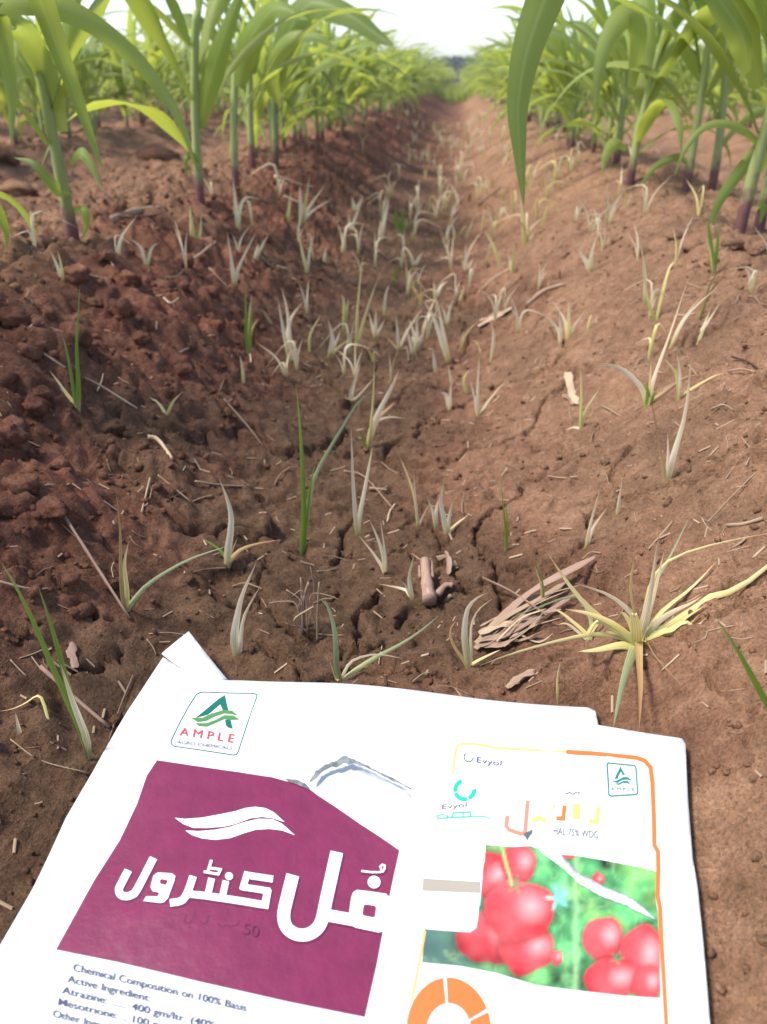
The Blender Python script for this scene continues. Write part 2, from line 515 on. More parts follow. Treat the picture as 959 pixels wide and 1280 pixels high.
gx, gy = axis_x(), axis_y()
GX, GY = np.meshgrid(gx, gy)
GX = GX.ravel(); GY = GY.ravel()
GZ = gh(GX, GY)
nx, ny = len(gx), len(gy)
idx = np.arange(nx * ny).reshape(ny, nx)
fq = np.stack([idx[:-1, :-1], idx[:-1, 1:], idx[1:, 1:], idx[1:, :-1]], -1).reshape(-1, 4)
me = mesh_np('ground', np.stack([GX, GY, GZ], 1), fq)
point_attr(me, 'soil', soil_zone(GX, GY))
tag(new_obj('ground', me, None, MAT['soil']), kind='structure')

# ------------------------------------------------------------------ soil crumbs and clods
def ico(sub):
    bm = bmesh.new(); bmesh.ops.create_icosphere(bm, subdivisions=sub, radius=1.0)
    v = np.array([x.co[:] for x in bm.verts]); f = np.array([[q.index for q in p.verts] for p in bm.faces]); bm.free()
    return v, f

IV, IF = ico(1)
def crumbs(n):
    X = []; Y = []; S = []
    while len(X) < n:
        y = 0.12 + 2.6 * random.random() ** 1.7
        x = random.uniform(-1.5, 0.9)
        s = x - FURROW_X
        p = 0.95 if s < -0.16 else (0.6 if s > 0.33 else (0.6 if s > 0 else 0.45))
        if random.random() > p: continue
        dd = min(float(poly_out_dist(np.array([x]), np.array([y]), q[2])[0]) for q in FOOT) if y < 0.42 else 1
        if dd < 0.004: continue
        X.append(x); Y.append(y); S.append(min(0.0105, 0.0014 * math.exp(random.gauss(0.15, 0.55)) * (1.25 if s < -0.16 else 0.75)))
    X = np.array(X); Y = np.array(Y); S = np.array(S); Z = gh(X, Y)
    k = len(IV)
    sc = RNG.uniform(0.65, 1.25, (n, 1, 3)) * S[:, None, None]
    v = IV[None] * sc * (1 + 0.28 * RNG.normal(0, 1, (n, k, 1)).clip(-1.3, 1.3))
    a = RNG.uniform(0, 6.28, n); c, s_ = np.cos(a)[:, None], np.sin(a)[:, None]
    vx = v[..., 0] * c - v[..., 1] * s_; vy = v[..., 0] * s_ + v[..., 1] * c
    v = np.stack([vx + X[:, None], vy + Y[:, None], v[..., 2] + (Z + S * 0.35)[:, None]], -1).reshape(-1, 3)
    f = (IF[None] + (np.arange(n) * k)[:, None, None]).reshape(-1, 3)
    me = mesh_np('loose_soil_crumbs', v, f, False)
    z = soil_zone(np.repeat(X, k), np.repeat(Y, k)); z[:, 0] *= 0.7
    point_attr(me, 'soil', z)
    tag(new_obj('loose_soil_crumbs', me, None, MAT['soil']), 'loose reddish brown soil crumbs scattered over the furrow banks', 'soil', kind='stuff')
crumbs(24000)

IV3, IF3 = ico(3)
def clod(px, py, size, label, flat=0.6, group=None, zone=None, name='soil_clod'):
    p = hit(px, py)
    sd = random.randint(0, 9999)
    n = fbm(IV3[:, 0] * 1.6 + sd, IV3[:, 1] * 1.6 + IV3[:, 2] * 1.3, 4, sd) + 0.6 * fbm(IV3[:, 2] * 2.6 + sd, IV3[:, 0] * 2.6 - IV3[:, 1], 3, sd + 5)
    v = IV3 * (1 + 0.55 * n[:, None])
    v = v * np.array([random.uniform(0.85, 1.3), random.uniform(0.7, 1.1), flat]) * size
    a = random.uniform(0, 6.28)
    v = np.stack([v[:, 0] * math.cos(a) - v[:, 1] * math.sin(a), v[:, 0] * math.sin(a) + v[:, 1] * math.cos(a), v[:, 2]], 1)
    me = mesh_np(name, v, IF3)
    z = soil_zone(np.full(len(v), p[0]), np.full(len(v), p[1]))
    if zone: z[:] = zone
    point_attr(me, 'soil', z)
    o = new_obj(name, me, None, MAT['soil']); o.location = (p[0], p[1], p[2] + size * flat * 0.28)
    tag(o, label, 'soil clod', group)
    return o

clod(20, 246, 0.05, 'broad flat pinkish grey clod lying behind the crumbly ridge edge', 0.38, zone=(0, 1, 0))
clod(8, 218, 0.05, 'dark lumpy clod resting behind the flat pinkish grey clod', 0.5, zone=(0.35, 0.1, 0))
clod(196, 200, 0.075, 'large rounded clod on the ridge between two maize plants', 0.6, zone=(0.1, 0.5, 0))
clod(90, 425, 0.016, 'rounded clod beside the upright green grass on the crumbly slope', 0.8)
for (x, y, r) in [(35, 445, .012), (60, 395, .011), (150, 395, .013), (112, 440, .013), (20, 400, .014), (205, 365, .012), (262, 372, .012), (230, 330, .012),
                  (45, 520, .012), (140, 540, .010), (15, 560, .014), (65, 590, .013), (15, 640, .017), (95, 345, .012), (160, 350, .012), (270, 410, .011), (15, 350, .014),
                  (120, 380, .011), (48, 480, .010), (180, 430, .009), (230, 470, .009), (30, 610, .010), (132, 320, .011), (70, 640, .009)]:
    clod(x, y, r * random.uniform(0.8, 1.15), 'loose reddish brown soil clod on the crumbly furrow slope', 0.75, 'loose clods on the crumbly slope')
for (x, y, r) in [(805, 318, .011), (870, 306, .013), (915, 310, .012), (945, 320, .010), (770, 300, .009), (890, 330, .009), (842, 300, .010), (930, 335, .008)]:
    clod(x, y, r, 'loose pale brown soil clod on the smooth furrow slope below the maize stems', 0.7, 'loose clods on the smooth slope')

# ------------------------------------------------------------------ maize
def catmull(P, n):
    P = [np.asarray(p, float) for p in P]
    if len(P) == 2:
        return np.array([P[0] + (P[1] - P[0]) * t for t in np.linspace(0, 1, n)])
    Q = [2 * P[0] - P[1]] + P + [2 * P[-1] - P[-2]]
    m = len(P) - 1; out = []
    for t in np.linspace(0, m, n):
        i = min(int(t), m - 1); u = t - i
        a, b, c, d = Q[i], Q[i + 1], Q[i + 2], Q[i + 3]
        out.append(0.5 * (2 * b + (c - a) * u + (2 * a - 5 * b + 4 * c - d) * u * u + (3 * b - a - 3 * c + d) * u ** 3))
    return np.array(out)

def strip(P, wid, side, fold=0.25, ripple=0.0, nu=4, sd=0, twist=0.0):
    """blade-like strip along P (n,3); wid (n,) full width; side (3,) start side vector"""
    n = len(P)
    T = np.gradient(P, axis=0); T /= np.linalg.norm(T, axis=1)[:, None] + 1e-12
    us = np.linspace(-1, 1, nu + 1)
    V = np.zeros((n, nu + 1, 3)); UVs = np.zeros((n, nu + 1, 2))
    S_ = np.asarray(side, float)
    s = S_[0] if S_.ndim == 2 else S_
    for i in range(n):
        if S_.ndim == 2: s = S_[i]
        s = s - T[i] * (s @ T[i]); s /= np.linalg.norm(s) + 1e-12
        nrm = np.cross(s, T[i])
        a = twist * i / (n - 1); ca, sa = math.cos(a), math.sin(a)
        ss = s * ca + nrm * sa; nn = nrm * ca - s * sa
        hw = wid[i] / 2
        for j, u in enumerate(us):
            rp = ripple * hw * math.sin(i * 1.05 + sd + (2.1 if u > 0 else 0)) * abs(u) ** 2
            V[i, j] = P[i] + ss * hw * u * (1 - 0.25 * fold * abs(u)) + nn * (fold * hw * abs(u) ** 1.3 + rp)
        UVs[i, :, 0] = us * 0.5 + 0.5; UVs[i, :, 1] = i / (n - 1)
    id_ = np.arange(n * (nu + 1)).reshape(n, nu + 1)
    f = np.stack([id_[:-1, :-1], id_[:-1, 1:], id_[1:, 1:], id_[1:, :-1]], -1).reshape(-1, 4)
    return V.reshape(-1, 3), f, UVs.reshape(-1, 2)

def tube(P, rad, nside=8, bumps=None, flat=1.0):
    n = len(P)
    T = np.gradient(P, axis=0); T /= np.linalg.norm(T, axis=1)[:, None] + 1e-12
    s = np.cross(T[0], [0.3, 0.9, 0.2]); s /= np.linalg.norm(s)
    V = []; U = []
    for i in range(n):
        s = s - T[i] * (s @ T[i]); s /= np.linalg.norm(s); w = np.cross(T[i], s)
        for k in range(nside):
            a = 2 * math.pi * k / nside
            r = rad[i] * (bumps[k] if bumps is not None else 1)
            V.append(P[i] + r * (s * math.cos(a) + flat * w * math.sin(a))); U.append((k / nside, i / (n - 1)))
    V.append(P[0]); U.append((0, 0)); V.append(P[-1]); U.append((0, 1))
    f = []
    for i in range(n - 1):
        for k in range(nside):
            f.append((i * nside + k, i * nside + (k + 1) % nside, (i + 1) * nside + (k + 1) % nside, (i + 1) * nside + k))
    for k in range(nside):
        f.append((n * nside, (k + 1) % nside, k, k))
        f.append((n * nside + 1, (n - 1) * nside + k, (n - 1) * nside + (k + 1) % nside, (n - 1) * nside + k))
    # caps as degenerate-free triangles: rebuilt below
    return np.array(V), f, np.array(U)

def mesh_poly(name, V, F, UVv=None, smooth=True):
    F = [tuple(dict.fromkeys(x)) for x in F]
    me = bpy.data.meshes.new(name); me.from_pydata([tuple(v) for v in V], [], F)
    if UVv is not None:
        l = me.uv_layers.new(name='UVMap')
        lv = np.zeros(len(me.loops), np.int32); me.loops.foreach_get('vertex_index', lv)
        l.data.foreach_set('uv', np.asarray(UVv, np.float32)[lv].ravel())
    if smooth: me.polygons.foreach_set('use_smooth', np.ones(len(me.polygons), bool))
    me.update()
    return me

def leaf_profile(n, w, base=0.35):
    t = np.linspace(0, 1, n)
    up = base + (1 - base) * np.clip(t / 0.35, 0, 1) ** 0.8
    dn = np.clip((1 - t) / 0.62, 0, 1) ** 0.75
    return w * np.minimum(up, 1) * dn + 0.0006

def leaf_line(z0, az, L, el0, droop, n, out=0.006, sway=0.0):
    """arching centre line: starts along the stalk at elevation el0 and bends over"""
    d = np.array([math.cos(az), math.sin(az), 0]); sd = np.array([-d[1], d[0], 0])
    P = [np.array([d[0] * out, d[1] * out, z0])]
    for i in range(1, n):
        t = i / (n - 1)
        el = el0 - droop * t ** 1.35
        P.append(P[-1] + (d * math.cos(el) + np.array([0, 0, math.sin(el)]) + sd * sway * t) * L / (n - 1))
    return np.array(P)

def plant_parts(sd, H=0.30, n_leaf=8, seg=15, nu=4, az0=None, skip=()):
    r = random.Random(sd)
    az0 = r.uniform(0, 6.28) if az0 is None else az0
    lean = np.array([r.uniform(-.03, .03), r.uniform(-.03, .03), 0])
    t = np.linspace(0, 1, 22)
    P = np.stack([lean[0] * t ** 2 * H / .3, lean[1] * t ** 2 * H / .3, -0.012 + t * (H + 0.012)], 1)
    saw = (t * 3.4 + (sd % 7) / 7) % 1.0
    rad = 0.0088 * (1 - 0.36 * t) * (0.93 + 0.16 * saw)
    st = tube(P, rad, 10)
    leaves = []
    for i in range(n_leaf):
        if i in skip: continue
        q = i / (n_leaf - 1)
        z0 = 0.035 + (H - 0.045) * q ** 0.9
        az = az0 + math.pi * (i % 2) + r.uniform(-.35, .35)
        L = (0.13 + 0.29 * math.sin(math.pi * min(1, 0.12 + q * 0.78)) ** 1.0) * r.uniform(.85, 1.15)
        w = (0.016 + 0.030 * math.sin(math.pi * min(1, 0.10 + q * 0.75))) * r.uniform(.88, 1.12)
        el0 = R(52 + 30 * q + r.uniform(-6, 6))
        droop = R((120 - 62 * q) * r.uniform(.7, 1.25))
        ln = leaf_line(z0, az, L, el0, droop, seg, 0.006, r.uniform(-.25, .25))
        ln[:, :2] += lean[:2] * (max(0, z0) / .3) ** 2
        side = np.array([-math.sin(az), math.cos(az), 0])
        leaves.append((strip(ln, leaf_profile(seg, w), side, r.uniform(.18, .45), r.uniform(.08, .34), nu, r.uniform(0, 6), r.uniform(-.7, .7)), 2 if (i == 0 and r.random() < .45) else int(r.random() < 0.3)))
    return st, leaves

def leaf_obj(data, parent, yellow=False):
    v, f, u = data
    return new_obj('leaf', mesh_np('leaf', v, f, True, u), parent, MAT[('maize', 'maize_yellow', 'maize_dry')[int(yellow)]])

def maize_plant(loc, sd, label, group=None, H=0.30, n_leaf=8, az0=None, rz=0.0, skip=()):
    st, lv = plant_parts(sd, H, n_leaf, az0=az0, skip=skip)
    o = thing('maize_plant', loc, label, 'maize plant', group)
    o.rotation_euler.z = rz
    new_obj('stalk', mesh_poly('stalk', *st), o, MAT['stalk'])
    for d, y in lv: leaf_obj(d, o, y)
    return o

def copy_tree(o):
    c = o.copy(); COL.objects.link(c)
    for ch in o.children:
        k = ch.copy(); COL.objects.link(k); k.parent = c
    return c

def px_leaf(parent, pts, width_px, yellow=False, fold=0.3, base=0.35, n=20, twist=0.0, rip=0.08):
    """one particular leaf: picture points with the distance each lies at; joins its stalk"""
    W3 = [at_depth(x, y, Y) for x, y, Y in pts]
    L = np.array(parent.location)
    P = catmull([w - L for w in W3], n)
    mid = pts[len(pts) // 2]
    D = abs((W3[len(pts) // 2] - CAM) @ FW)
    w = width_px * D / F_PX
    side = np.cross(np.gradient(P, axis=0), FW)
    return leaf_obj(strip(P, leaf_profile(n, w, base), side, fold, rip, 4, random.random() * 6, twist), parent, yellow)

LROW = FURROW_X - ROW / 2
RROW = FURROW_X + ROW / 2
LEFT_L = 'young maize plant in the row along the crumbly reddish ridge'
RIGHT_L = 'young maize plant in the row along the smooth pale ridge'
GL, GR = 'maize row on the crumbly ridge', 'maize row on the smooth ridge'
def base_of(px, py):
    p = hit(px, py); return (p[0], p[1], p[2] - 0.004)

# plants one can pick out at the near ends of the two rows
A = maize_plant(base_of(93, 306), 101, 'maize plant with thick purple stem base rising from the crumbly ridge edge', None, 0.25, 6, R(200), skip=(0, 1, 4))
YA = A.location.y
px_leaf(A, [(79, 165, YA), (64, 110, YA - .01), (36, 52, YA - .03), (12, 22, YA - .06), (-18, 40, YA - .09), (-30, 90, YA - .11)], 36)
px_leaf(A, [(90, 238, YA), (76, 240, YA - .02), (58, 222, YA - .03), (40, 203, YA - .03), (18, 197, YA - .02)], 15)
px_leaf(A, [(88, 205, YA), (98, 190, YA - .02), (112, 203, YA - .03), (128, 238, YA - .04)], 16)
px_leaf(A, [(84, 120, YA), (82, 70, YA + .02), (90, 10, YA + .03), (110, -50, YA + .05)], 30, True)
px_leaf(A, [(90, 262, YA), (104, 262, YA - .01), (108, 280, YA - .015), (102, 300, YA - .015)], 12, True)
# its neighbour, rooted just outside the picture, throws the long arching leaves
B = maize_plant((LROW - 0.03, YA - 0.24, gz(LROW - 0.03, YA - 0.24) - .004), 102, 'maize plant whose long leaf arches across the stem of its purple-based neighbour', None, 0.30, 7, R(100), skip=(3, 4, 6))
YB = B.location.y
bz = B.location
def stalk_px(o, h, off=0.0):
    v = np.array([o.location.x + off, o.location.y, o.location.z + h]) - CAM; D = v @ FW
    return (W_PX / 2 + F_PX * (v @ RT) / D, H_PX / 2 - F_PX * (v @ UP) / D, o.location.y)
px_leaf(B, [stalk_px(B, .20), (-45, 40, YB + .02), (0, 8, YB + .05), (56, 3, YB + .08), (110, 24, YB + .10), (163, 66, YB + .12), (203, 114, YB + .13), (227, 155, YB + .13), (246, 215, YB + .13)], 34, False, 0.3, 0.35, 28)
px_leaf(B, [stalk_px(B, .24), (-10, -40, YB + .01), (30, -38, YB + .03), (52, 5, YB + .05), (72, 60, YB + .06), (92, 112, YB + .07), (112, 168, YB + .08), (129, 212, YB + .08)], 34, False, 0.3, 0.35, 24)
px_leaf(B, [stalk_px(B, .22), (-30, 10, YB), (-5, 20, YB + .02), (8, 80, YB + .03), (14, 130, YB + .03), (14, 180, YB + .03)], 30)
px_leaf(B, [stalk_px(B, .06), (-40, 235, YB), (-12, 250, YB + .02), (6, 285, YB + .03), (9, 310, YB + .03)], 20, True)

C_ = maize_plant(base_of(251, 254), 103, 'slender pale-stemmed maize plant next along the ridge from the purple-based one', None, 0.29, 7, R(60), skip=(0,))
px_leaf(C_, [(249, 160, C_.location.y), (262, 100, C_.location.y - .01), (285, 30, C_.location.y - .03), (310, -30, C_.location.y - .06)], 34, True)
px_leaf(C_, [(248, 215, C_.location.y), (240, 195, C_.location.y - .02), (232, 200, C_.location.y - .03), (234, 222, C_.location.y - .03)], 11)
D_ = maize_plant(base_of(295, 233), 104, 'maize plant with a thick upright green stem beside a small rusty dead leaf', None, 0.28, 7, R(15), skip=(0, 1))
px_leaf(D_, [(299, 110, D_.location.y), (312, 50, D_.location.y - .02), (345, 10, D_.location.y - .05), (385, 25, D_.location.y - .08)], 40, True)
E_ = maize_plant(base_of(316, 212), 105, 'maize plant with a dark stem foot close behind the thick-stemmed one', None, 0.28, 7, R(340), skip=(0, 1))
F_ = maize_plant(base_of(345, 208), 106, 'maize plant with broad drooping top leaf reaching over the furrow edge', None, 0.29, 7, R(30), skip=(0, 1))
px_leaf(F_, [(348, 110, F_.location.y), (352, 60, F_.location.y - .03), (385, 5, F_.location.y - .06), (430, 15, F_.location.y - .10), (470, 42, F_.location.y - .13), (492, 58, F_.location.y - .15)], 44)
px_leaf(F_, [(347, 130, F_.location.y), (340, 85, F_.location.y - .04), (360, 50, F_.location.y - .08), (395, 45, F_.location.y - .10), (420, 62, F_.location.y - .11)], 26)

# right row
G_ = maize_plant(base_of(924, 291), 111, 'maize plant with reddish stem base at the edge of the smooth ridge', None, 0.30, 7, R(160), skip=(0, 1))
YG = G_.location.y
px_leaf(G_, [(930, 200, YG), (946, 178, YG), (918, 156, YG - .03), (884, 157, YG - .05), (858, 185, YG - .06), (843, 220, YG - .06)], 13)
px_leaf(G_, [(936, 90, YG), (926, 40, YG - .02), (890, -10, YG - .05), (850, -40, YG - .07)], 46)
H_ = maize_plant(base_of(948, 288), 112, 'maize plant with a low drooping leaf, paired with the reddish-based one', None, 0.30, 7, R(20), skip=(0, 1))
YH = H_.location.y
px_leaf(H_, [(952, 215, YH), (962, 180, YH - .02), (938, 200, YH - .04), (908, 238, YH - .05), (893, 270, YH - .05), (891, 300, YH - .05)], 19)
px_leaf(H_, [(950, 110, YH), (935, 40, YH - .01), (905, -20, YH - .03), (870, -60, YH - .05)], 50, True)
px_leaf(H_, [(948, 262, YH), (956, 255, YH - .02), (950, 280, YH - .03)], 14, True)
I_ = maize_plant(base_of(889, 241), 113, 'slanting maize plant with a purple stem foot on the smooth ridge', None, 0.30, 7, R(200), skip=(0,))
J_ = maize_plant(base_of(857, 240), 114, 'thick-stemmed maize plant beside the slanting one on the smooth ridge', None, 0.29, 7, R(140), skip=(0, 1))
px_leaf(J_, [(860, 205, J_.location.y), (848, 196, J_.location.y - .02), (820, 208, J_.location.y - .04), (797, 238, J_.location.y - .05)], 12)
K_ = maize_plant(base_of(786, 238), 115, 'maize plant with pale stem foot standing alone between two stem pairs', None, 0.27, 7, R(110), skip=(0,))
px_leaf(K_, [(784, 185, K_.location.y), (770, 178, K_.location.y - .03), (758, 195, K_.location.y - .04), (753, 218, K_.location.y - .05)], 18)
px_leaf(K_, [(790, 110, K_.location.y), (800, 40, K_.location.y - .02), (785, 15, K_.location.y - .04), (762, 45, K_.location.y - .06), (749, 90, K_.location.y - .07), (745, 140, K_.location.y - .07)], 34)
# the nearest plant of that row stands outside the picture; one leaf hangs into it
YM = 0.78
M_ = maize_plant((RROW + 0.03, YM, gz(RROW + .03, YM) - .004), 116, 'maize plant whose broad leaf hangs straight down in front of the furrow', None, 0.32, 7, R(60), skip=(0, 1, 2, 3, 4))
px_leaf(M_, [stalk_px(M_, .24), (960, -150, YM), (830, -230, YM - .01), (730, -130, YM - .01), (688, -20, YM - .01), (660, 60, YM - .01), (648, 130, YM - .01), (650, 190, YM - .01), (655, 258, YM - .01)], 60, False, 0.2, 0.3, 34, 0.0, 0.03)

# the rest of the rows: prototypes, then copies with their parts
PROTO = []
for k in range(9):
    o = maize_plant((0, 0, 0), 300 + k * 7, LEFT_L, GL, random.uniform(.19, .25), random.choice((8, 8, 9)))
    PROTO.append([o, False])
spots = []
rows = [-4, -3, -2, -1, 0, 1, 2, 3]       # row index: -1 left of the furrow, 0 right of it
for r_ in rows:
    x0 = FURROW_X + (r_ + 0.5) * ROW
    rr = random.Random(50 + r_)
    if r_ == -1: y = 2.3; ylo = [-0.35, -0.1, 0.2, 0.52]
    elif r_ == 0: y = 1.95; ylo = [-0.25, 0.1]
    else: y = 0.7 + rr.random() * .2; ylo = []
    ys = list(ylo)
    ymax = 60 if r_ in (-1, 0) else 30
    while y < ymax:
        ys.append(y); y += rr.uniform(0.09, 0.18)
    for yy in ys:
        spots.append((math.hypot(x0, yy) + (0 if r_ in (-1, 0) else 0.9 + 0.8 * abs(r_ + .5)), x0 + rr.uniform(-.035, .035) * (1 + min(1.2, yy / 6)), yy, r_, rr.uniform(0, 6.28), rr.uniform(.82, 1.12) * (1 + .08 * min(1, max(0, yy - 3) / 6)), rr.randrange(9)))
spots.sort()
individual, rest = spots[:285], spots[285:]
ROWLAB = {-2: ('young maize plant in the second row beyond the crumbly ridge', 'second maize row beyond the crumbly ridge'),
          1: ('young maize plant in the second row beyond the smooth ridge', 'second maize row beyond the smooth ridge'),
          -3: ('young maize plant in the third row beyond the crumbly ridge', 'third maize row beyond the crumbly ridge'),
          2: ('young maize plant in the third row beyond the smooth ridge', 'third maize row beyond the smooth ridge'),
          -4: ('young maize plant in the fourth row beyond the crumbly ridge', 'fourth maize row beyond the crumbly ridge'),
          3: ('young maize plant in the fourth row beyond the smooth ridge', 'fourth maize row beyond the smooth ridge'),
          -1: (LEFT_L, GL), 0: (RIGHT_L, GR)}
MAIN = {-1: [], 0: []}
for (d, x, y, r_, rz, sc, k) in individual:
    p = PROTO[k]
    o = p[0] if not p[1] else copy_tree(p[0])
    p[1] = True
    o.location = (x, y, gz(x, y) - 0.004); o.rotation_euler.z = rz; o.scale = (sc, sc, sc)
    o['label'], o['group'] = ROWLAB[r_]
    if r_ in (-1, 0): MAIN[r_].append((y, o))
ORD = 'first second third fourth fifth sixth seventh eighth ninth tenth eleventh twelfth'.split()
for r_, what in ((-1, 'the maize with the drooping top leaf'), (0, 'the lone pale-footed maize')):
    for k, (y, o) in enumerate(sorted([q for q in MAIN[r_] if q[0] > 1.5], key=lambda q: q[0])[:12]):
        o['label'] = 'young maize plant, %s along the row beyond %s' % (ORD[k], what)
        del o['group']
    behind = [q for q in MAIN[r_] if q[0] < 1.5]
    for y, o in behind:
        o['label'] = 'young maize plant beside the viewer on the %s ridge' % ('crumbly' if r_ == -1 else 'smooth'); o['group'] = 'maize at the near end of the ' + ('crumbly' if r_ == -1 else 'smooth') + ' ridge'

# farther maize, beyond counting: one mass of small plants
def maize_mass():
    V = []; Fc = []; U = []; off = 0
    protos = []
    for k in range(6):
        st, lv = plant_parts(900 + k * 3, random.uniform(.19, .25), 8, 5, 2)
        tt = np.linspace(0, .25, 4); st = tube(np.stack([tt * 0, tt * 0, tt - .01], 1), .008 - tt * .012, 5)
        v = [np.asarray(st[0])[:-2]]; f = [np.array([q for q in st[1] if len(set(q)) == 4])]; n = len(v[0])
        for (a, b, c), y in lv:
            v.append(a); f.append(b + n); n += len(a)
        protos.append((np.concatenate(v), np.concatenate(f)))
    pts = [(x, y, rz, sc) for (d, x, y, r_, rz, sc, k) in rest]
    rr = random.Random(4)
    for r_ in range(-14, 14):
        x0 = FURROW_X + (r_ + .5) * ROW
        if r_ in rows:
            y = 60 if r_ in (-1, 0) else 30; step = .3; ymax = 60
        else:
            y = 1.5 + abs(r_) * .8; step = .45; ymax = 40
        if abs(r_ + .5) > 2 and r_ in rows: ymax = 50
        while y < ymax:
            pts.append((x0 + rr.uniform(-.09, .09), y, rr.uniform(0, 6.28), rr.uniform(.9, 1.2))); y += rr.uniform(.7, 1.3) * step * (1 + y / 40)
    for k in range(420):          # the headland where the furrow ends
        pts.append((FURROW_X + rr.uniform(-.42, .42), 13.5 + 24 * rr.random() ** 1.4, rr.uniform(0, 6.28), rr.uniform(.25, .5)))
    xs = np.array([p[0] for p in pts]); ys = np.array([p[1] for p in pts]); zs = gh(xs, ys)
    for i, (x, y, rz, sc) in enumerate(pts):
        v, f = protos[i % 6]
        c, s = math.cos(rz) * sc, math.sin(rz) * sc
        w = np.stack([v[:, 0] * c - v[:, 1] * s + x, v[:, 0] * s + v[:, 1] * c + y, v[:, 2] * sc + zs[i] - .004], 1)
        V.append(w); Fc.append(f + off); off += len(v)
        U.append(np.full((len(v), 2), (0.3, rr.uniform(.2, .8))))
    V = np.concatenate(V); Fc = np.concatenate(Fc); U = np.concatenate(U)
    me = mesh_np('maize_field', V, Fc, True, U)
    tag(new_obj('maize_field', me, None, MAT['maize']), 'distant mass of young maize rows filling the field', 'maize field', kind='stuff')
    print('mass plants', len(pts), 'faces', len(Fc))
maize_mass()

# dark belt of trees at the end of the furrow
def far_belt():
    rr = np.random.default_rng(3)
    n = 16000
    X = rr.uniform(-32, 32, n); Y = rr.uniform(62, 68, n)
    top = 1.55 + .5 * fbm(X * .12, X * 0 + 2, 3, 5) + .15 * fbm(X * .7, Y * .3, 2, 6)
    Z = rr.uniform(0, 1, n) ** .8 * top
    s = rr.uniform(.12, .28, n)
    d1 = rr.normal(0, 1, (n, 3)); d1 /= np.linalg.norm(d1, axis=1)[:, None]
    d2 = np.cross(d1, rr.normal(0, 1, (n, 3))); d2 /= np.linalg.norm(d2, axis=1)[:, None]
    c = np.stack([X, Y, Z + .1], 1)
    v = np.stack([c - d1 * s[:, None], c + d2 * s[:, None] * .5, c + d1 * s[:, None], c - d2 * s[:, None] * .5], 1).reshape(-1, 3)
    me = mesh_np('distant_tree_belt', v, np.arange(4 * n).reshape(-1, 4), False)
    tag(new_obj('distant_tree_belt', me, None, plain('distant_foliage', (0.03, 0.055, 0.03), .8, .1, 1.5, .4)), 'dark belt of trees across the far end of the field', 'trees', kind='stuff')
far_belt()

# ------------------------------------------------------------------ grass weeds dying in the furrow
def blade_pts(root, pts, lean, clamp=True):
    """picture points -> points on a plane through the root that leans away from (+) or towards (-) the viewer"""
    a = R(lean)
    d = np.array([0, 0, 1.0]) * math.cos(a) + FWH * math.sin(a)
    n = np.cross(RT, d)
    out = []
    for i, (x, y) in enumerate(pts):
        q = hit_plane(x, y, root, n)
        out.append(q)
    P = catmull([root] + out if np.linalg.norm(out[0] - root) > 0.004 else [root] + out[1:], 11)
    if clamp:
        g = gh(P[:, 0], P[:, 1])
        lift = np.linspace(0, 0.004, len(P))
        P[:, 2] = np.maximum(P[:, 2], g + lift)
        for _ in range(2):
            z_ = P[:, 2].copy(); z_[1:-1] = (P[:-2, 2] + 2 * P[1:-1, 2] + P[2:, 2]) / 4
            P[:, 2] = np.maximum(z_, P[:, 2])
    P[0, 2] = root[2]
    return P

def blade_obj(parent, P, w, mat, flat=0.0):
    n = len(P); t = np.linspace(0, 1, n)
    prof = w * np.minimum(1, 0.8 + 0.6 * t) * np.clip((1 - t) / 0.8, 0, 1) ** 0.8 + 0.00025
    L = np.array(parent.location)
    side = np.cross(P[min(3, n - 1)] - P[0], (P[0] - CAM))
    a = random.uniform(-0.7, 0.7)
    tw = random.uniform(-0.6, 0.6)
    v, f, u = strip(P - L, prof, side, random.uniform(.3, .6), 0.05, 2, random.random() * 6, tw)
    return new_obj('blade', mesh_np('blade', v, f, True, u), parent, MAT[mat])

LAB = {
    'w': ('bleached white dying grass seedling on the furrow soil', 'bleached grass seedlings'),
    'y': ('yellowing grass seedling on the furrow soil', 'yellowing grass seedlings'),
    'g': ('small grass seedling still green on the furrow soil', 'green grass seedlings'),
}
MM = {'w': 'white', 'y': 'yellow', 'g': 'green', 't': 'teal', 'o': 'orange'}

def weed(root_px, blades, cls='w', label=None):
    r = hit(*root_px)
    r = r - np.array([0, 0, 0.002])
    lab, grp = LAB[cls]
    o = thing('grass_seedling', r, label or lab, 'grass weed', None if label else grp)
    D = (r - CAM) @ FW
    for b in blades:
        m, wpx, lean, pts = b
        if lean is None: lean = random.uniform(-8, 22)
        P = blade_pts(r, pts, lean)
        blade_obj(o, P, wpx * D / F_PX * (1.5 if len(blades) > 8 else 1.2), MM[m])
    return o

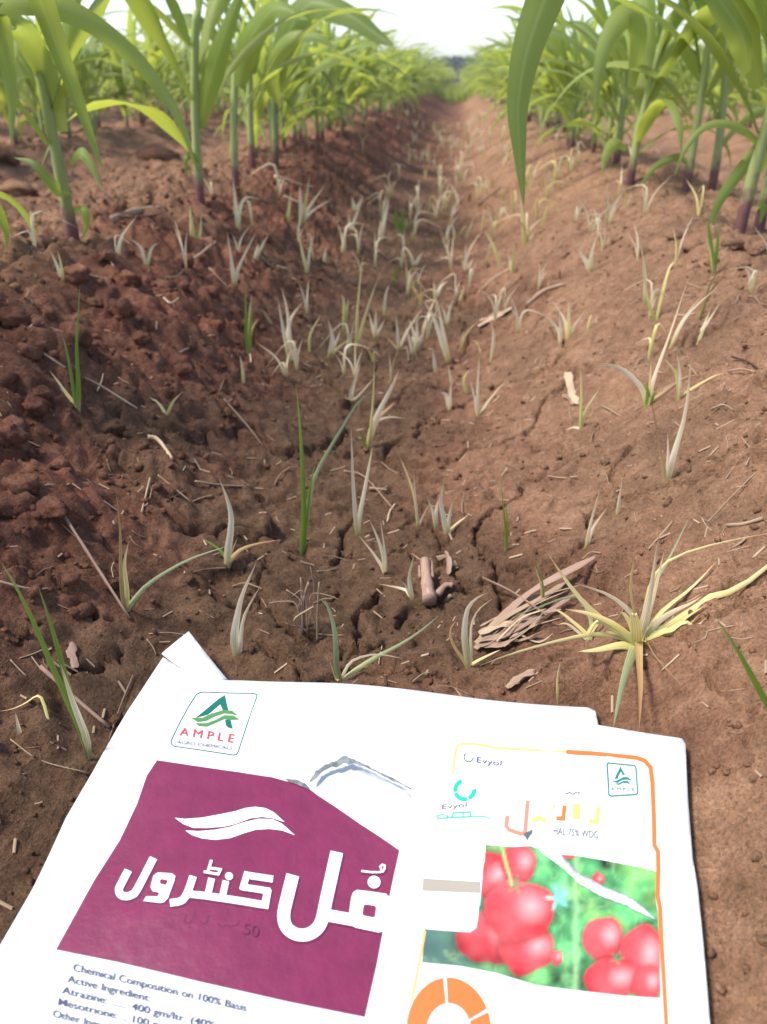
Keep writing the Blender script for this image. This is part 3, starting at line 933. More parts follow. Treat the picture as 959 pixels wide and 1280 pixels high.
BIG = [
    ((797, 806), [
        ('y', 9, 15, [(790, 800), (754, 776), (719, 742), (682, 687)]),
        ('o', 10, -78, [(795, 795), (797, 815), (800, 858), (799, 911)]),
        ('y', 10, -20, [(796, 790), (793, 768), (794, 772)]),
        ('y', 9, 20, [(806, 804), (860, 779), (909, 751), (960, 716), (1000, 690)]),
        ('y', 6, 40, [(810, 788), (828, 763), (863, 735), (894, 706)]),
        ('w', 9, 0, [(803, 785), (813, 745), (825, 662)]),
        ('w', 6, 5, [(805, 785), (818, 740), (830, 690)]),
        ('t', 5, 25, [(802, 785), (812, 740), (835, 701), (860, 650)]),
        ('y', 4, 10, [(803, 785), (812, 735), (835, 702), (890, 681), (975, 664)]),
        ('w', 7, 10, [(794, 785), (791, 770), (763, 745), (719, 729)]),
        ('o', 3, 0, [(795, 780), (788, 735), (792, 700), (783, 693)]),
        ('o', 4, -60, [(806, 810), (828, 832), (853, 858)]),
        ('t', 10, -75, [(792, 815), (780, 850), (767, 908)]),
        ('y', 6, 40, [(790, 802), (770, 795), (745, 793), (700, 801), (640, 818), (600, 832)]),
        ('y', 5, 30, [(788, 800), (765, 785), (747, 778), (735, 797)]),
    ], 'y', 'large spreading grass tuft with yellow, white and grey-green blades beside the dry husk bundle'),
    ((736, 800), [
        ('y', 8, 15, [(738, 790), (748, 776), (752, 776)]),
        ('y', 5, 30, [(730, 790), (705, 768), (690, 760)]),
        ('t', 5, 30, [(740, 785), (735, 765), (720, 745), (680, 757), (640, 772)]),
        ('w', 4, 30, [(728, 795), (710, 780), (696, 781)]),
    ], 'y', 'low yellow grass tuft crowded against the large spreading tuft'),
    ((990, 930), [('g', 9, -5, [(970, 902), (941, 848), (919, 810), (891, 766)])], 'g', 'single broad green blade leaning in over the cracked smooth slope'),
    ((586, 835), [
        ('w', 8, 0, [(582, 810), (581, 788), (585, 762), (597, 748), (610, 741)]),
        ('w', 3.5, 8, [(589, 825), (589, 785), (598, 763), (616, 748)]),
        ('o', 4.5, 10, [(580, 828), (566, 805), (563, 788), (570, 776)]),
        ('y', 4, 55, [(593, 828), (612, 818), (626, 812)]),
    ], 'w', 'white seedling with a curled rusty blade at the frayed end of the husk bundle'),
    ((516, 755), [('w', 6, 5, [(513, 735), (512, 720), (519, 688)]), ('w', 5, 50, [(512, 748), (500, 736), (474, 730)]), ('w', 3, 0, [(510, 738), (503, 726)])], 'w',
     'white seedling touching the broken stalk stub'),
    ((426, 851), [
        ('t', 7, 0, [(421, 835), (419, 793), (411, 761), (401, 749)]),
        ('w', 4, 20, [(430, 842), (441, 826), (470, 818), (503, 823)]),
        ('t', 6, 45, [(445, 838), (473, 820), (500, 807), (530, 786), (549, 769)]),
        ('y', 4, 5, [(420, 848), (411, 821)]),
    ], 'y', 'grey-green seedling sprouting at the upper edge of the white packet'),
    ((296, 820), [('w', 10, 0, [(293, 800), (296, 775), (303, 745), (320, 704)]), ('w', 6.5, 10, [(300, 810), (305, 772), (325, 733)])], 'w',
     'plump white two-bladed seedling near the folded packet corner'),
    ((284, 708), [
        ('w', 9, 0, [(285, 693), (289, 652), (284, 625), (274, 598)]),
        ('o', 6, 20, [(288, 701), (300, 688), (321, 680), (348, 675)]),
        ('g', 4, 20, [(281, 695), (268, 682), (252, 673)]),
        ('w', 4, 5, [(288, 695), (297, 672)]),
    ], 'w', 'white seedling with a rusty side blade beside the long deep crack'),
    ((378, 702), [
        ('g', 8, 0, [(379, 670), (380, 640), (376, 548), (371, 488)]),
        ('g', 6, 12, [(381, 675), (388, 610), (394, 580)]),
        ('t', 6, 18, [(382, 668), (391, 602), (414, 561), (444, 508), (468, 487)]),
    ], 'g', 'tall green grass seedling standing above the deepest crack'),
    ((447, 669), [('w', 5.5, 0, [(444, 640), (441, 590), (439, 532)]), ('w', 6, 8, [(450, 645), (460, 590), (466, 557)])], 'w', 'tall slim two-bladed white seedling beside the tall green one'),
    ((482, 718), [('w', 4.5, 20, [(477, 708), (465, 690), (447, 668)]), ('w', 4.5, 8, [(478, 691), (470, 668), (462, 650)]), ('w', 3.5, 0, [(482, 697), (475, 645)])], 'w', None),
    ((559, 668), [('w', 7, 0, [(555, 648), (551, 626), (556, 596)]), ('w', 7, 10, [(561, 653), (567, 622)]), ('y', 3.5, 30, [(568, 657), (586, 643)])], 'w', None),
    ((523, 658), [('y', 3.5, 5, [(518, 620), (508, 590), (499, 570)]), ('w', 3.5, 0, [(520, 632), (517, 586)]), ('w', 3, 20, [(528, 648), (538, 628)])], 'w', None),
    ((545, 660), [('w', 5, 5, [(545, 640), (549, 622)]), ('w', 4, 0, [(541, 640), (534, 622)])], 'w', None),
    ((460, 560), [
        ('w', 8, 5, [(466, 534), (477, 510), (491, 482), (499, 462)]), ('o', 6, 15, [(470, 527), (482, 514), (494, 503)]),
        ('w', 4, 25, [(468, 531), (485, 522), (508, 523)]), ('g', 4, 0, [(455, 553), (448, 538)]), ('y', 3.5, 0, [(464, 530), (467, 490), (468, 450)])], 'w',
     'tall white seedling with pinkish blade in the middle of the furrow'),
    ((441, 509), [('w', 7, 0, [(440, 491), (452, 449)]), ('w', 3.5, 12, [(446, 497), (469, 471)])], 'w', None),
    ((363, 453), [('w', 5.5, 0, [(357, 426), (352, 400), (347, 370)]), ('w', 5.5, 5, [(363, 432), (359, 388), (352, 360)]), ('w', 6.5, 12, [(360, 420), (364, 398), (378, 378)]), ('w', 4, 0, [(367, 440), (371, 424)])], 'w',
     'many-bladed white seedling on the crumbly slope foot'),
    ((311, 444), [('g', 5, 0, [(308, 410), (307, 353)]), ('g', 5, 8, [(313, 416), (315, 378)])], 'g', 'upright two-bladed green seedling on the crumbly slope'),
    ((305, 480), [('y', 4, 5, [(303, 460), (300, 444)])], 'y', None),
    ((99, 519), [('g', 5.5, 0, [(98, 480), (96, 430), (100, 358)]), ('g', 5, 10, [(93, 493), (86, 450), (79, 421)]), ('y', 5, 15, [(90, 503), (76, 482), (62, 463)])], 'g',
     'three-bladed green seedling among clods on the crumbly slope'),
    ((208, 519), [('y', 3.5, 20, [(200, 506), (187, 497)]), ('y', 3.5, 10, [(216, 503), (229, 489)])], 'y', None),
    ((78, 351), [('w', 5, 5, [(72, 333), (62, 312)]), ('y', 4, 0, [(77, 335), (72, 312)])], 'y', None),
    ((183, 331), [('w', 4, 10, [(176, 310), (162, 298)]), ('w', 4, 10, [(189, 312), (199, 303)])], 'w', None),
    ((111, 950), [
        ('w', 9, -2, [(108, 925), (93, 885), (84, 858), (76, 830)]),
        ('g', 9, 0, [(107, 925), (92, 885), (75, 823), (63, 780), (48, 733)]),
        ('g', 8, 6, [(106, 925), (90, 888), (67, 838), (43, 780), (20, 733), (2, 704)]),
    ], 'g', 'tall green seedling with a thick pale base beside the packet edge'),
    ((158, 766), [
        ('o', 4.5, 0, [(153, 745), (151, 705), (150, 660), (145, 615)]), ('y', 6.5, 5, [(159, 740), (156, 705), (161, 677)]),
        ('t', 6, 18, [(163, 758), (180, 735), (208, 715), (242, 697), (284, 683)]), ('o', 4, 0, [(154, 745), (150, 725)])], 'y',
     'seedling with one long arching grey-green blade beside the leaning straw stem'),
    ((25, 919), [('w', 5, 5, [(23, 908), (19, 890)])], 'w', None),
    ((809, 509), [
        ('w', 5.5, 8, [(813, 490), (819, 469), (838, 415), (859, 352)]), ('g', 7, 0, [(810, 495), (808, 478)]), ('y', 5, 0, [(812, 492), (814, 448)]),
        ('w', 6.5, 15, [(803, 487), (781, 464), (760, 456), (742, 457)]), ('o', 4.5, 40, [(819, 499), (838, 493), (859, 500), (882, 515)]), ('g', 5, 10, [(815, 500), (822, 485)])], 'y',
     'spreading seedling with long pale blades halfway up the smooth slope'),
    ((850, 497), [('y', 3.5, 5, [(846, 470), (836, 455), (829, 447)]), ('w', 4, 0, [(850, 470), (846, 440)]), ('y', 3.5, 30, [(862, 489), (885, 475), (905, 478)])], 'y', None),
    ((832, 606), [
        ('w', 9, 5, [(836, 590), (843, 566), (857, 515), (864, 448)]), ('o', 4.5, 0, [(829, 583), (823, 547), (814, 500)]), ('w', 5, 0, [(835, 575), (835, 540)]), ('o', 5, 20, [(838, 598), (852, 583)])], 'w',
     'tall pale seedling with one broad upright blade on the smooth slope'),
    ((726, 536), [('y', 4.5, 3, [(727, 500), (726, 451)]), ('y', 4, 10, [(733, 512), (751, 484)]), ('w', 3, 60, [(718, 534), (706, 538)])], 'y', None),
    ((732, 685), [('w', 4, 0, [(739, 653), (752, 606)]), ('w', 5, 10, [(742, 660), (759, 635)])], 'w', None),
    ((772, 644), [('w', 4, 0, [(774, 625), (779, 598)])], 'w', None),
    ((598, 522), [('w', 4.5, 0, [(597, 491), (600, 438)]), ('w', 4, 3, [(594, 500), (587, 473)]), ('w', 3.5, 20, [(608, 505), (633, 474)])], 'w', None),
    ((563, 513), [('w', 6, 5, [(558, 495), (550, 490)]), ('w', 4, 0, [(563, 495), (564, 476)])], 'w', None),
    ((561, 452), [('w', 7, 5, [(553, 428), (542, 396), (528, 374)]), ('w', 6, 8, [(557, 432), (551, 400), (547, 376)])], 'w', 'tall broad-bladed white seedling at the near end of the pale seedling line'),
    ((545, 466), [('w', 5, 0, [(543, 450), (541, 434)])], 'w', None),
    ((701, 430), [('w', 4.5, 0, [(701, 410), (699, 385)]), ('w', 5, 15, [(697, 412), (675, 388)])], 'w', None),
    ((710, 424), [('y', 6, 5, [(711, 405), (712, 370)]), ('w', 5, 12, [(717, 410), (734, 385)]), ('w', 4, 25, [(706, 400), (690, 375)])], 'y', None),
    ((738, 339), [('w', 6, 10, [(731, 325), (720, 309)]), ('w', 6, 0, [(739, 320), (746, 294)])], 'w', None),
    ((499, 437), [('w', 4, 0, [(497, 415), (495, 393)]), ('w', 4, 12, [(510, 413), (530, 383)]), ('o', 3, 20, [(490, 428), (480, 418)])], 'w', None),
    ((522, 436), [('w', 6, 0, [(521, 399)]), ('w', 4, 8, [(517, 415), (511, 397)]), ('w', 4, 10, [(528, 420), (534, 405)])], 'w', None),
    ((560, 406), [('w', 4, 0, [(562, 390), (569, 367)]), ('w', 4, 5, [(556, 392), (552, 380)])], 'w', None),
    ((575, 383), [('y', 4, 0, [(577, 370), (581, 356)])], 'y', None),
    ((545, 373), [('w', 5, 0, [(542, 350)]), ('w', 5, 15, [(551, 358), (560, 351)])], 'w', None),
    ((510, 368), [('w', 5, 0, [(513, 350), (524, 333)]), ('w', 5, 5, [(512, 348), (511, 338)])], 'w', None),
    ((518, 333), [('w', 5, 5, [(512, 313)]), ('w', 5, 8, [(523, 324), (530, 314)])], 'w', None),
    ((493, 352), [('g', 5, 0, [(496, 330)])], 'g', None),
    ((583, 339), [('w', 4, 0, [(582, 303)]), ('w', 4, 12, [(592, 322)]), ('w', 4, 8, [(577, 322)])], 'w', None),
    ((640, 340), [('y', 5, 0, [(645, 302)]), ('w', 4, 8, [(636, 317)])], 'y', None),
    ((626, 331), [('y', 5, 8, [(616, 305), (605, 286)]), ('w', 5, 30, [(634, 328)])], 'y', None),
    ((656, 307), [('y', 5, 0, [(653, 270), (650, 246)]), ('w', 4, 10, [(668, 291)])], 'y', None),
    ((446, 436), [('y', 3.5, 0, [(447, 388), (454, 316)]), ('y', 4, 8, [(457, 394), (475, 341)])], 'y', 'yellow seedling with two very long thin blades on the furrow floor'),
    ((430, 412), [('y', 4, 0, [(430, 378), (426, 368)]), ('y', 4, 5, [(434, 385), (436, 372)])], 'y', None),
    ((412, 447), [('w', 7, 0, [(416, 424), (410, 398)]), ('w', 4, 5, [(420, 428), (426, 412)]), ('y', 3.5, 25, [(424, 434), (447, 418)])], 'w', None),
    ((469, 422), [('w', 5, 0, [(470, 386)]), ('w', 4, 8, [(461, 390)]), ('w', 4, 12, [(482, 398)])], 'w', None),
    ((385, 346), [('y', 4.5, 3, [(378, 315), (370, 278)]), ('w', 3.5, 6, [(387, 315), (393, 292)])], 'y', None),
    ((387, 440), [('y', 3.5, 0, [(388, 418), (402, 392)])], 'y', None),
    ((293, 356), [('w', 5, 0, [(290, 331), (284, 289)]), ('w', 4.5, 5, [(299, 334), (320, 290)])], 'y', None),
    ((319, 324), [('w', 6, 3, [(323, 304)]), ('w', 3.5, 12, [(329, 305), (336, 293)])], 'w', None),
    ((299, 295), [('w', 6, 0, [(295, 258), (291, 220)]), ('w', 4, 10, [(300, 266), (307, 247), (328, 250)])], 'w', 'tall white seedling in front of the thick-stemmed maize'),
    ((377, 279), [('w', 6, 0, [(375, 228)]), ('w', 5, 8, [(384, 264), (408, 229)]), ('w', 4, 15, [(388, 266), (416, 248)]), ('y', 4, 0, [(388, 215)])], 'w', None),
    ((438, 290), [('w', 5, 0, [(436, 266)]), ('w', 4, 8, [(454, 246)])], 'w', None),
    ((243, 317), [('y', 6, 0, [(237, 256)]), ('y', 5, 5, [(250, 296), (252, 266)]), ('g', 4, 8, [(247, 300), (244, 280)])], 'y', None),
    ((360, 287), [('g', 5, 0, [(357, 268)]), ('y', 4, 4, [(364, 237)])], 'g', None),
    ((500, 294), [('g', 8, 0, [(494, 260)]), ('g', 7, 8, [(506, 257)]), ('g', 6, 15, [(514, 275)])], 'g', 'small clump of broad green blades in the shaded furrow bottom'),
    ((475, 303), [('w', 6, 0, [(476, 272)]), ('w', 6, 10, [(487, 242)])], 'w', None),
    ((444, 264), [('w', 5, 0, [(440, 245)]), ('w', 5, 8, [(454, 246)])], 'w', None),
    ((820, 402), [('y', 4, 3, [(808, 365), (802, 300)]), ('y', 4, 10, [(835, 340), (845, 325)])], 'y', None),
    ((806, 382), [('o', 3.5, 5, [(808, 350), (830, 320)]), ('w', 3.5, 0, [(806, 340), (800, 300)])], 'y', None),
    ((892, 345), [('g', 6, 0, [(888, 300), (884, 268)]), ('g', 5, 6, [(897, 305), (898, 280)]), ('y', 4, 0, [(889, 320), (882, 295)])], 'g', 'green grass seedling below the reddish-based maize on the smooth ridge'),
    ((735, 412), [('y', 3.5, 0, [(737, 400), (740, 392)])], 'y', None),
    ((873, 429), [('w', 4.5, 60, [(882, 415), (898, 392)]), ('w', 4, 62, [(880, 412), (887, 394)])], 'w', 'pair of bleached blades lying flat on the smooth slope'),
    ((632, 690), [('g', 3.5, 0, [(632, 665), (626, 600)]), ('g', 3.5, 5, [(634, 660), (632, 625)])], 'g', None),
    ((678, 765), [('g', 3, 0, [(679, 735), (672, 700)]), ('y', 3, 0, [(677, 735), (668, 705)])], 'g', None),
    ((698, 880), [('y', 3, 0, [(697, 850), (701, 826)])], 'y', None),
    ((566, 480), [('w', 4, 0, [(560, 455)])], 'w', None),
    ((584, 492), [('y', 4, 3, [(580, 475), (588, 460)])], 'y', None),
    ((614, 452), [('w', 4, 0, [(617, 420), (613, 400)])], 'w', None),
    ((528, 415), [('w', 4, 5, [(535, 395), (545, 370)])], 'w', None),
    ((480, 395), [('w', 3.5, 0, [(482, 370), (487, 355)])], 'w', None),
    ((405, 330), [('w', 4, 0, [(408, 305)])], 'w', None),
    ((428, 318), [('w', 5, 0, [(430, 300), (427, 290)])], 'w', None),
    ((340, 405), [('o', 3.5, 5, [(330, 390), (322, 385)])], 'y', None),
    ((62, 905), [('y', 3.5, 40, [(50, 870), (30, 880), (0, 902)])], 'y', None),
]
ANCHOR = {'large spreading grass': 'the large spreading tuft', 'white seedling with a curled': 'the husk bundle', 'white seedling touching': 'the broken stalk stub', 'plump white': 'the plump white seedling',
          'tall green grass seedling standing': 'the tall green seedling over the crack', 'tall slim': 'the tall slim white pair', 'tall white seedling with pinkish': 'the pinkish-bladed tall seedling', 'many-bladed white': 'the many-bladed white seedling',
          'upright two-bladed green': 'the upright two-bladed green seedling', 'three-bladed green': 'the three-bladed green seedling', 'spreading seedling with long pale': 'the spreading pale-bladed seedling', 'tall pale seedling with one': 'the broad-bladed tall pale seedling',
          'tall broad-bladed white': 'the broad-bladed white seedling', 'yellow seedling with two very': 'the very long-bladed yellow seedling', 'tall white seedling in front': 'the thick-stemmed maize', 'small clump of broad green': 'the broad green clump', 'green grass seedling below': 'the reddish-based maize'}
NUM = {1: 'single-bladed', 2: 'two-bladed', 3: 'three-bladed', 4: 'four-bladed', 5: 'five-bladed'}
CLS = {'w': 'bleached white seedling', 'y': 'yellowing seedling', 'g': 'thin green seedling'}
anchors = [(rp, ph) for rp, bl, cls, lab in BIG if lab for key, ph in ANCHOR.items() if lab.startswith(key)]
made = []
_rb = random.Random(3)
for k in range(11):               # fill out the large tuft
    a_ = R(_rb.choice((-160, -145, -125, -105, -80, -60, -40, -25, -10, 170, 20)) + _rb.uniform(-10, 10)); l_ = _rb.uniform(35, 85)
    BIG[0][1].append((_rb.choice('yyyw'), _rb.uniform(4, 8), _rb.uniform(0, 30), [(797 + math.cos(a_) * l_ * .35, 800 + math.sin(a_) * l_ * .45), (797 + math.cos(a_) * l_ * .8, 800 + math.sin(a_) * l_ * .85), (797 + math.cos(a_) * l_ * 1.2, 800 + math.sin(a_) * l_)]))
for rp, bl, cls, lab in BIG:
    if lab is None:
        near = sorted((math.hypot(rp[0] - a[0], (rp[1] - a[1]) * 1.5), a, ph) for a, ph in anchors)
        a, ph = near[0][1], near[0][2]
        where = ('up the furrow from' if rp[1] < a[1] - 12 else 'just below' if rp[1] > a[1] + 12 else 'right beside')
        lab2 = '%s %s %s %s' % (NUM[len(bl)], CLS[cls], where, ph)
        made.append((weed(rp, bl, cls, lab2), lab2, cls))
    else:
        weed(rp, bl, cls, lab)
for o, l, cls in made:
    if sum(1 for q in made if q[1] == l) > 1: o['group'] = 'alike: ' + l

# the pale seedling line running on down the furrow
def scatter_weeds(n, y0=1.55, y1=5.5, seed=21, smax=.42, mu=.06, sg=.17):
    rr = random.Random(seed); k = 0
    far_l = {'w': ('tiny bleached seedling scattered along the furrow', 'far bleached seedlings'),
             'y': ('tiny yellowish straw-like seedling scattered along the furrow', 'far yellowish seedlings')}
    while k < n:
        y = y0 + y1 * rr.random() ** 1.3
        s = rr.gauss(mu, sg)
        if abs(s) > smax: continue
        x = FURROW_X + s
        z = gz(x, y) - 0.002
        cls = 'w' if rr.random() < 0.55 else 'y'
        o = thing('grass_seedling', (x, y, z), far_l[cls][0], 'grass weed', far_l[cls][1])
        for b in range(rr.choice((2, 3, 3))):
            az = rr.uniform(0, 6.28); h = rr.uniform(.03, .07) * (1 if y < 1.6 else 1.3); q = rr.uniform(.15, .7)
            tip = np.array([x + math.cos(az) * h * q, y + math.sin(az) * h * q, z + h])
            mid = np.array([x + math.cos(az) * h * q * .3, y + math.sin(az) * h * q * .3, z + h * .55])
            if rr.random() < .4:
                tip = np.array([x + math.cos(az) * h * (.5 + q), y + math.sin(az) * h * (.5 + q), z + h * rr.uniform(.15, .7)]); mid[2] = z + h * .75
            P = catmull([np.array([x, y, z]), mid, tip], 8)
            blade_obj(o, P, rr.uniform(.003, .006) * (.75 if y < 1.6 else 1.15), 'white' if cls == 'w' else rr.choice(('yellow', 'white', 'orange')))
        k += 1
scatter_weeds(150)
scatter_weeds(30, .95, .8, 5, .28, .03, .13)
scatter_weeds(30, .8, 1.9, 8, .46, .33, .07)
scatter_weeds(8, .95, 1.5, 9, .46, -.38, .06)

# ------------------------------------------------------------------ straw, stalk bits and husks
def soil_line(pts, n, lift):
    Q = catmull([hit(*p) for p in pts], n)
    g = gh(Q[:, 0], Q[:, 1])
    # stiff: stay on the straight line but never below the soil
    zl = np.linspace(Q[0, 2], Q[-1, 2], n)
    zl = zl + np.clip(np.max(g - zl) * 0.55, 0, 0.012)
    Q[:, 2] = zl + lift
    return Q

def stem(pts, wpx, mat, label=None, group=None, name='dry_straw', lift=None, parent=None, nside=7, taper=0.85):
    Q0 = hit(*pts[0]); D = (Q0 - CAM) @ FW
    r = wpx * D / F_PX / 2
    n = 9
    P = soil_line(pts, n, r * 0.9 if lift is None else lift)
    rad = r * np.linspace(1, taper, n) * RNG.uniform(.85, 1.15, n)
    bumps = RNG.uniform(.75, 1.15, nside)
    if parent is None:
        L = P[0].copy()
    else:
        L = np.array(parent.location)
    v, f, u = tube(P - L, rad, nside, bumps, 0.9 if name == 'stub' else random.uniform(.35, .8))
    o = new_obj(name, mesh_poly(name, v, f, u), parent, MAT[mat])
    if parent is None:
        o.location = L
        tag(o, label, 'straw', group)
    return o

def husk_strip(pts, wpx, mat, parent, lift=0.002, fold=0.5, jag=True, name='husk_strip', lifts=None):
    Q0 = hit(*pts[0]); D = (Q0 - CAM) @ FW
    w = wpx * D / F_PX * 1.25
    P = soil_line(pts, 10, lift)
    if lifts is not None: P[:, 2] += np.linspace(lifts[0], lifts[1], 10)
    prof = w * RNG.uniform(.75, 1.1, 10); prof[-1] *= .35; prof[0] *= .7
    L = np.array(parent.location) if parent is not None else P[0].copy()
    side = np.cross(P[-1] - P[0], [0, 0, 1])
    v, f, u = strip(P - L, prof, side, random.uniform(-fold, fold), .25, 3, random.random() * 6, random.uniform(-.4, .4))
    o = new_obj(name, mesh_np(name, v, f, True, u), parent, MAT[mat])
    if parent is None: o.location = L
    return o

stem([(78, 658), (120, 715), (163, 776)], 7, 'straw_pink', 'two-toned straw stem leaning against the long-bladed seedling')
stem([(-5, 734), (40, 740), (76, 743)], 4, 'straw_pale', 'thin pale straw lying along the crumbly slope foot')
stem([(52, 838), (94, 876), (138, 914)], 8, 'straw_pink', 'thick pinkish stalk piece behind the tall green seedling')
stem([(167, 845), (152, 885), (137, 926)], 3, 'straw_pink', 'thin pinkish straw leaning beside the packet edge')
stem([(15, 930), (50, 948), (112, 972)], 4, 'straw_pale', 'curved pale straw running under the packet edge')
stem([(187, 794), (212, 795), (236, 796)], 2.2, 'straw_pale', 'fine straw at the tip of the folded packet corner')
stem([(56, 458), (90, 470), (125, 490), (173, 520)], 4.2, 'straw_pale', 'long crooked pale root lying across the crumbly slope')
stem([(122, 492), (127, 482), (130, 472)], 3, 'straw_pale', 'short pale rootlet sticking up from the long crooked root')
stem([(186, 550), (200, 560), (216, 577)], 7, 'straw_pale', 'flat pale splinter on the crumbly slope')
stem([(191, 618), (178, 645)], 4.5, 'straw_pale', 'short pale straw above the long deep crack')
stem([(198, 598), (240, 632)], 2.6, 'straw', 'fine slanting straw above the long deep crack')
stem([(245, 608), (280, 609), (316, 613)], 3.4, 'straw_pale', 'straight pale straw lying level on the furrow floor')
stem([(603, 733), (640, 755), (682, 783)], 5.5, 'straw_pink', 'brown stalk lying across the dry husk bundle', lift=0.006)
stem([(908, 660), (930, 657), (953, 651)], 6, 'straw_pale', 'thick cream straw lying high on the smooth slope')
stem([(884, 656), (920, 620), (962, 572)], 2.6, 'straw', 'long thin straw running up the smooth slope')
stem([(941, 699), (956, 685)], 4, 'straw_pale', 'short cream straw stub on the smooth slope')
stem([(912, 455), (935, 465), (962, 483)], 3.2, 'twig', 'dark brown twig on the smooth slope')
stem([(659, 383), (680, 370), (706, 358)], 6, 'straw', 'weathered stalk pointing down the smooth slope')
stem([(598, 366), (618, 352), (640, 336)], 2.6, 'straw_pale', 'thin straight straw high on the furrow side')
stem([(620, 374), (650, 352)], 2.2, 'straw', 'fine straw beside the weathered stalk')
stem([(272, 322), (250, 336), (236, 328)], 3.2, 'straw_pale', 'bent pale straw on the crumbly ridge shoulder')
stem([(280, 500), (310, 540), (330, 560)], 3, 'straw', 'brown straw leaning by the crumbly slope foot')
stem([(262, 342), (300, 372), (350, 400)], 2.4, 'straw', 'long fine straw behind the two-bladed green seedling')
stem([(430, 590), (455, 600), (492, 638)], 3, 'straw', 'brown straw slanting across the furrow floor')
stem([(462, 614), (484, 616)], 6, 'straw', 'stubby straw piece on the furrow floor')
stem([(810, 690), (840, 655)], 2.2, 'straw', 'fine straw leaning behind the large spreading tuft')
stem([(795, 720), (770, 735)], 2.5, 'straw', 'thin straw behind the large spreading tuft')
stem([(110, 362), (128, 350)], 4.5, 'straw_pale', 'short grey straw on top of the crumbly ridge')
stem([(205, 372), (214, 382), (225, 385)], 3.5, 'straw_pale', 'hooked pale rootlet on the crumbly ridge shoulder')
stem([(346, 335), (360, 338)], 4, 'straw_pale', 'small pale straw chip on the ridge shoulder')
stem([(322, 322), (340, 337)], 4, 'straw_pale', 'pale straw lying below the white seedling on the ridge shoulder')
stem([(345, 226), (368, 234), (392, 240)], 6, 'straw_pale', 'pale flattened straw at the foot of the maize row')
stem([(355, 248), (375, 262)], 4, 'straw', 'brown straw under the pale seedling cluster')
stem([(598, 258), (625, 238)], 5, 'straw_pink', 'weathered stalk lying across the furrow far up')

# flat bark-like piece on the ridge
o = thing('bark_piece', hit(180, 272), 'flat grey bark piece lying on the ridge behind the clods', 'bark')
stem([(140, 270), (170, 268), (204, 262)], 9, 'straw', parent=o, name='bark', nside=9, lift=0.0)
stem([(138, 273), (168, 276), (195, 270)], 5, 'straw', parent=o, name='bark', lift=0.0)

# broken stalk stub standing by the white seedling
o = thing('stalk_stub', hit(536, 764), 'stubby broken brown stalk lying by the white seedling', 'stalk stub')
stem([(537, 760), (534, 738), (531, 714)], 21, 'straw_pink', parent=o, name='stub', nside=11, taper=.8)
for x in (525, 530, 536, 541): stem([(x, 735), (x - 1, 716 + random.uniform(-5, 5))], 5, 'straw_pink', parent=o, name='splinter', lift=.009)
stem([(546, 748), (556, 742), (566, 738)], 11, 'straw_pink', parent=o, name='chip')
stem([(555, 752), (564, 748)], 7, 'straw', parent=o, name='chip')
o = thing('dead_leaf_scrap', hit(560, 705), 'curled rusty leaf scrap behind the broken stalk stub', 'dead leaf')
husk_strip([(546, 703), (560, 706), (572, 710)], 6, 'straw', o); husk_strip([(560, 722), (561, 712), (556, 704)], 6, 'straw_pink', o)

# dry husk bundle
o = thing('husk_bundle', hit(620, 800), 'bundle of dry fibrous husk strips below the large spreading tuft', 'husk')
for pts, w, m, lf in [
    ([(594, 816), (650, 772), (742, 704)], 9, 'straw_pink', (.002, .004)),
    ([(596, 812), (625, 790), (662, 776)], 15, 'straw', (.002, .003)),
    ([(600, 818), (630, 800), (664, 783)], 12, 'straw_pink', (.004, .004)),
    ([(598, 808), (630, 784), (690, 752)], 7, 'straw', (.005, .006)),
    ([(605, 814), (650, 806), (676, 799)], 4, 'straw', (.002, .002)),
    ([(628, 806), (670, 786), (716, 755)], 5, 'straw_pink', (.004, .006)),
    ([(618, 800), (655, 788), (700, 775)], 4, 'straw_pink', (.006, .006)),
    ([(636, 792), (665, 770), (705, 742)], 5, 'straw', (.002, .008)),
    ([(597, 815), (618, 808), (640, 804)], 8, 'straw', (.006, .003)),
    ([(600, 803), (625, 778), (650, 762)], 5, 'straw_pale', (.002, .006)),
    ([(598, 806), (622, 796), (655, 790)], 9, 'straw_pale', (.007, .005)), ([(602, 818), (628, 812), (650, 800)], 6, 'straw_pink', (.005, .004)),
    ([(612, 792), (640, 772), (672, 756)], 5, 'straw', (.004, .006)), ([(648, 800), (672, 806), (690, 800)], 3, 'straw', (.001, .001))]:
    husk_strip(pts, w, m, o, lifts=lf)
_rh = random.Random(8)
for k in range(14):
    x0, y0 = _rh.uniform(594, 640), _rh.uniform(796, 818); l_ = _rh.uniform(35, 95)
    husk_strip([(x0, y0), (x0 + l_ * .5, y0 - l_ * .36 + _rh.uniform(-4, 4)), (x0 + l_, y0 - l_ * .62 + _rh.uniform(-8, 8))], _rh.uniform(1.2, 2.6), _rh.choice(('straw', 'straw_pale', 'straw_pink')), o, name='husk_fibre', lifts=(_rh.uniform(.003, .008), _rh.uniform(.002, .010)))
o = thing('husk_scrap', hit(640, 852), 'small dry husk scrap at the upper edge of the packet', 'husk')
husk_strip([(632, 862), (650, 850), (668, 841)], 9, 'straw', o); husk_strip([(640, 860), (655, 852), (668, 846)], 5, 'straw_pink', o)
o = thing('husk_chip', hit(715, 492), 'pinkish husk chip on the smooth slope', 'husk')
husk_strip([(708, 480), (714, 492), (722, 507)], 9, 'straw_pale', o, name='chip'); husk_strip([(704, 495), (712, 500), (718, 508)], 6, 'straw_pink', o, name='chip')
o = thing('husk_flake', hit(618, 398), 'flat brown husk flake high on the furrow side', 'husk')
husk_strip([(597, 408), (618, 398), (640, 385)], 9, 'straw', o, name='flake'); husk_strip([(600, 404), (615, 396), (630, 391)], 5, 'straw_pink', o, name='flake')
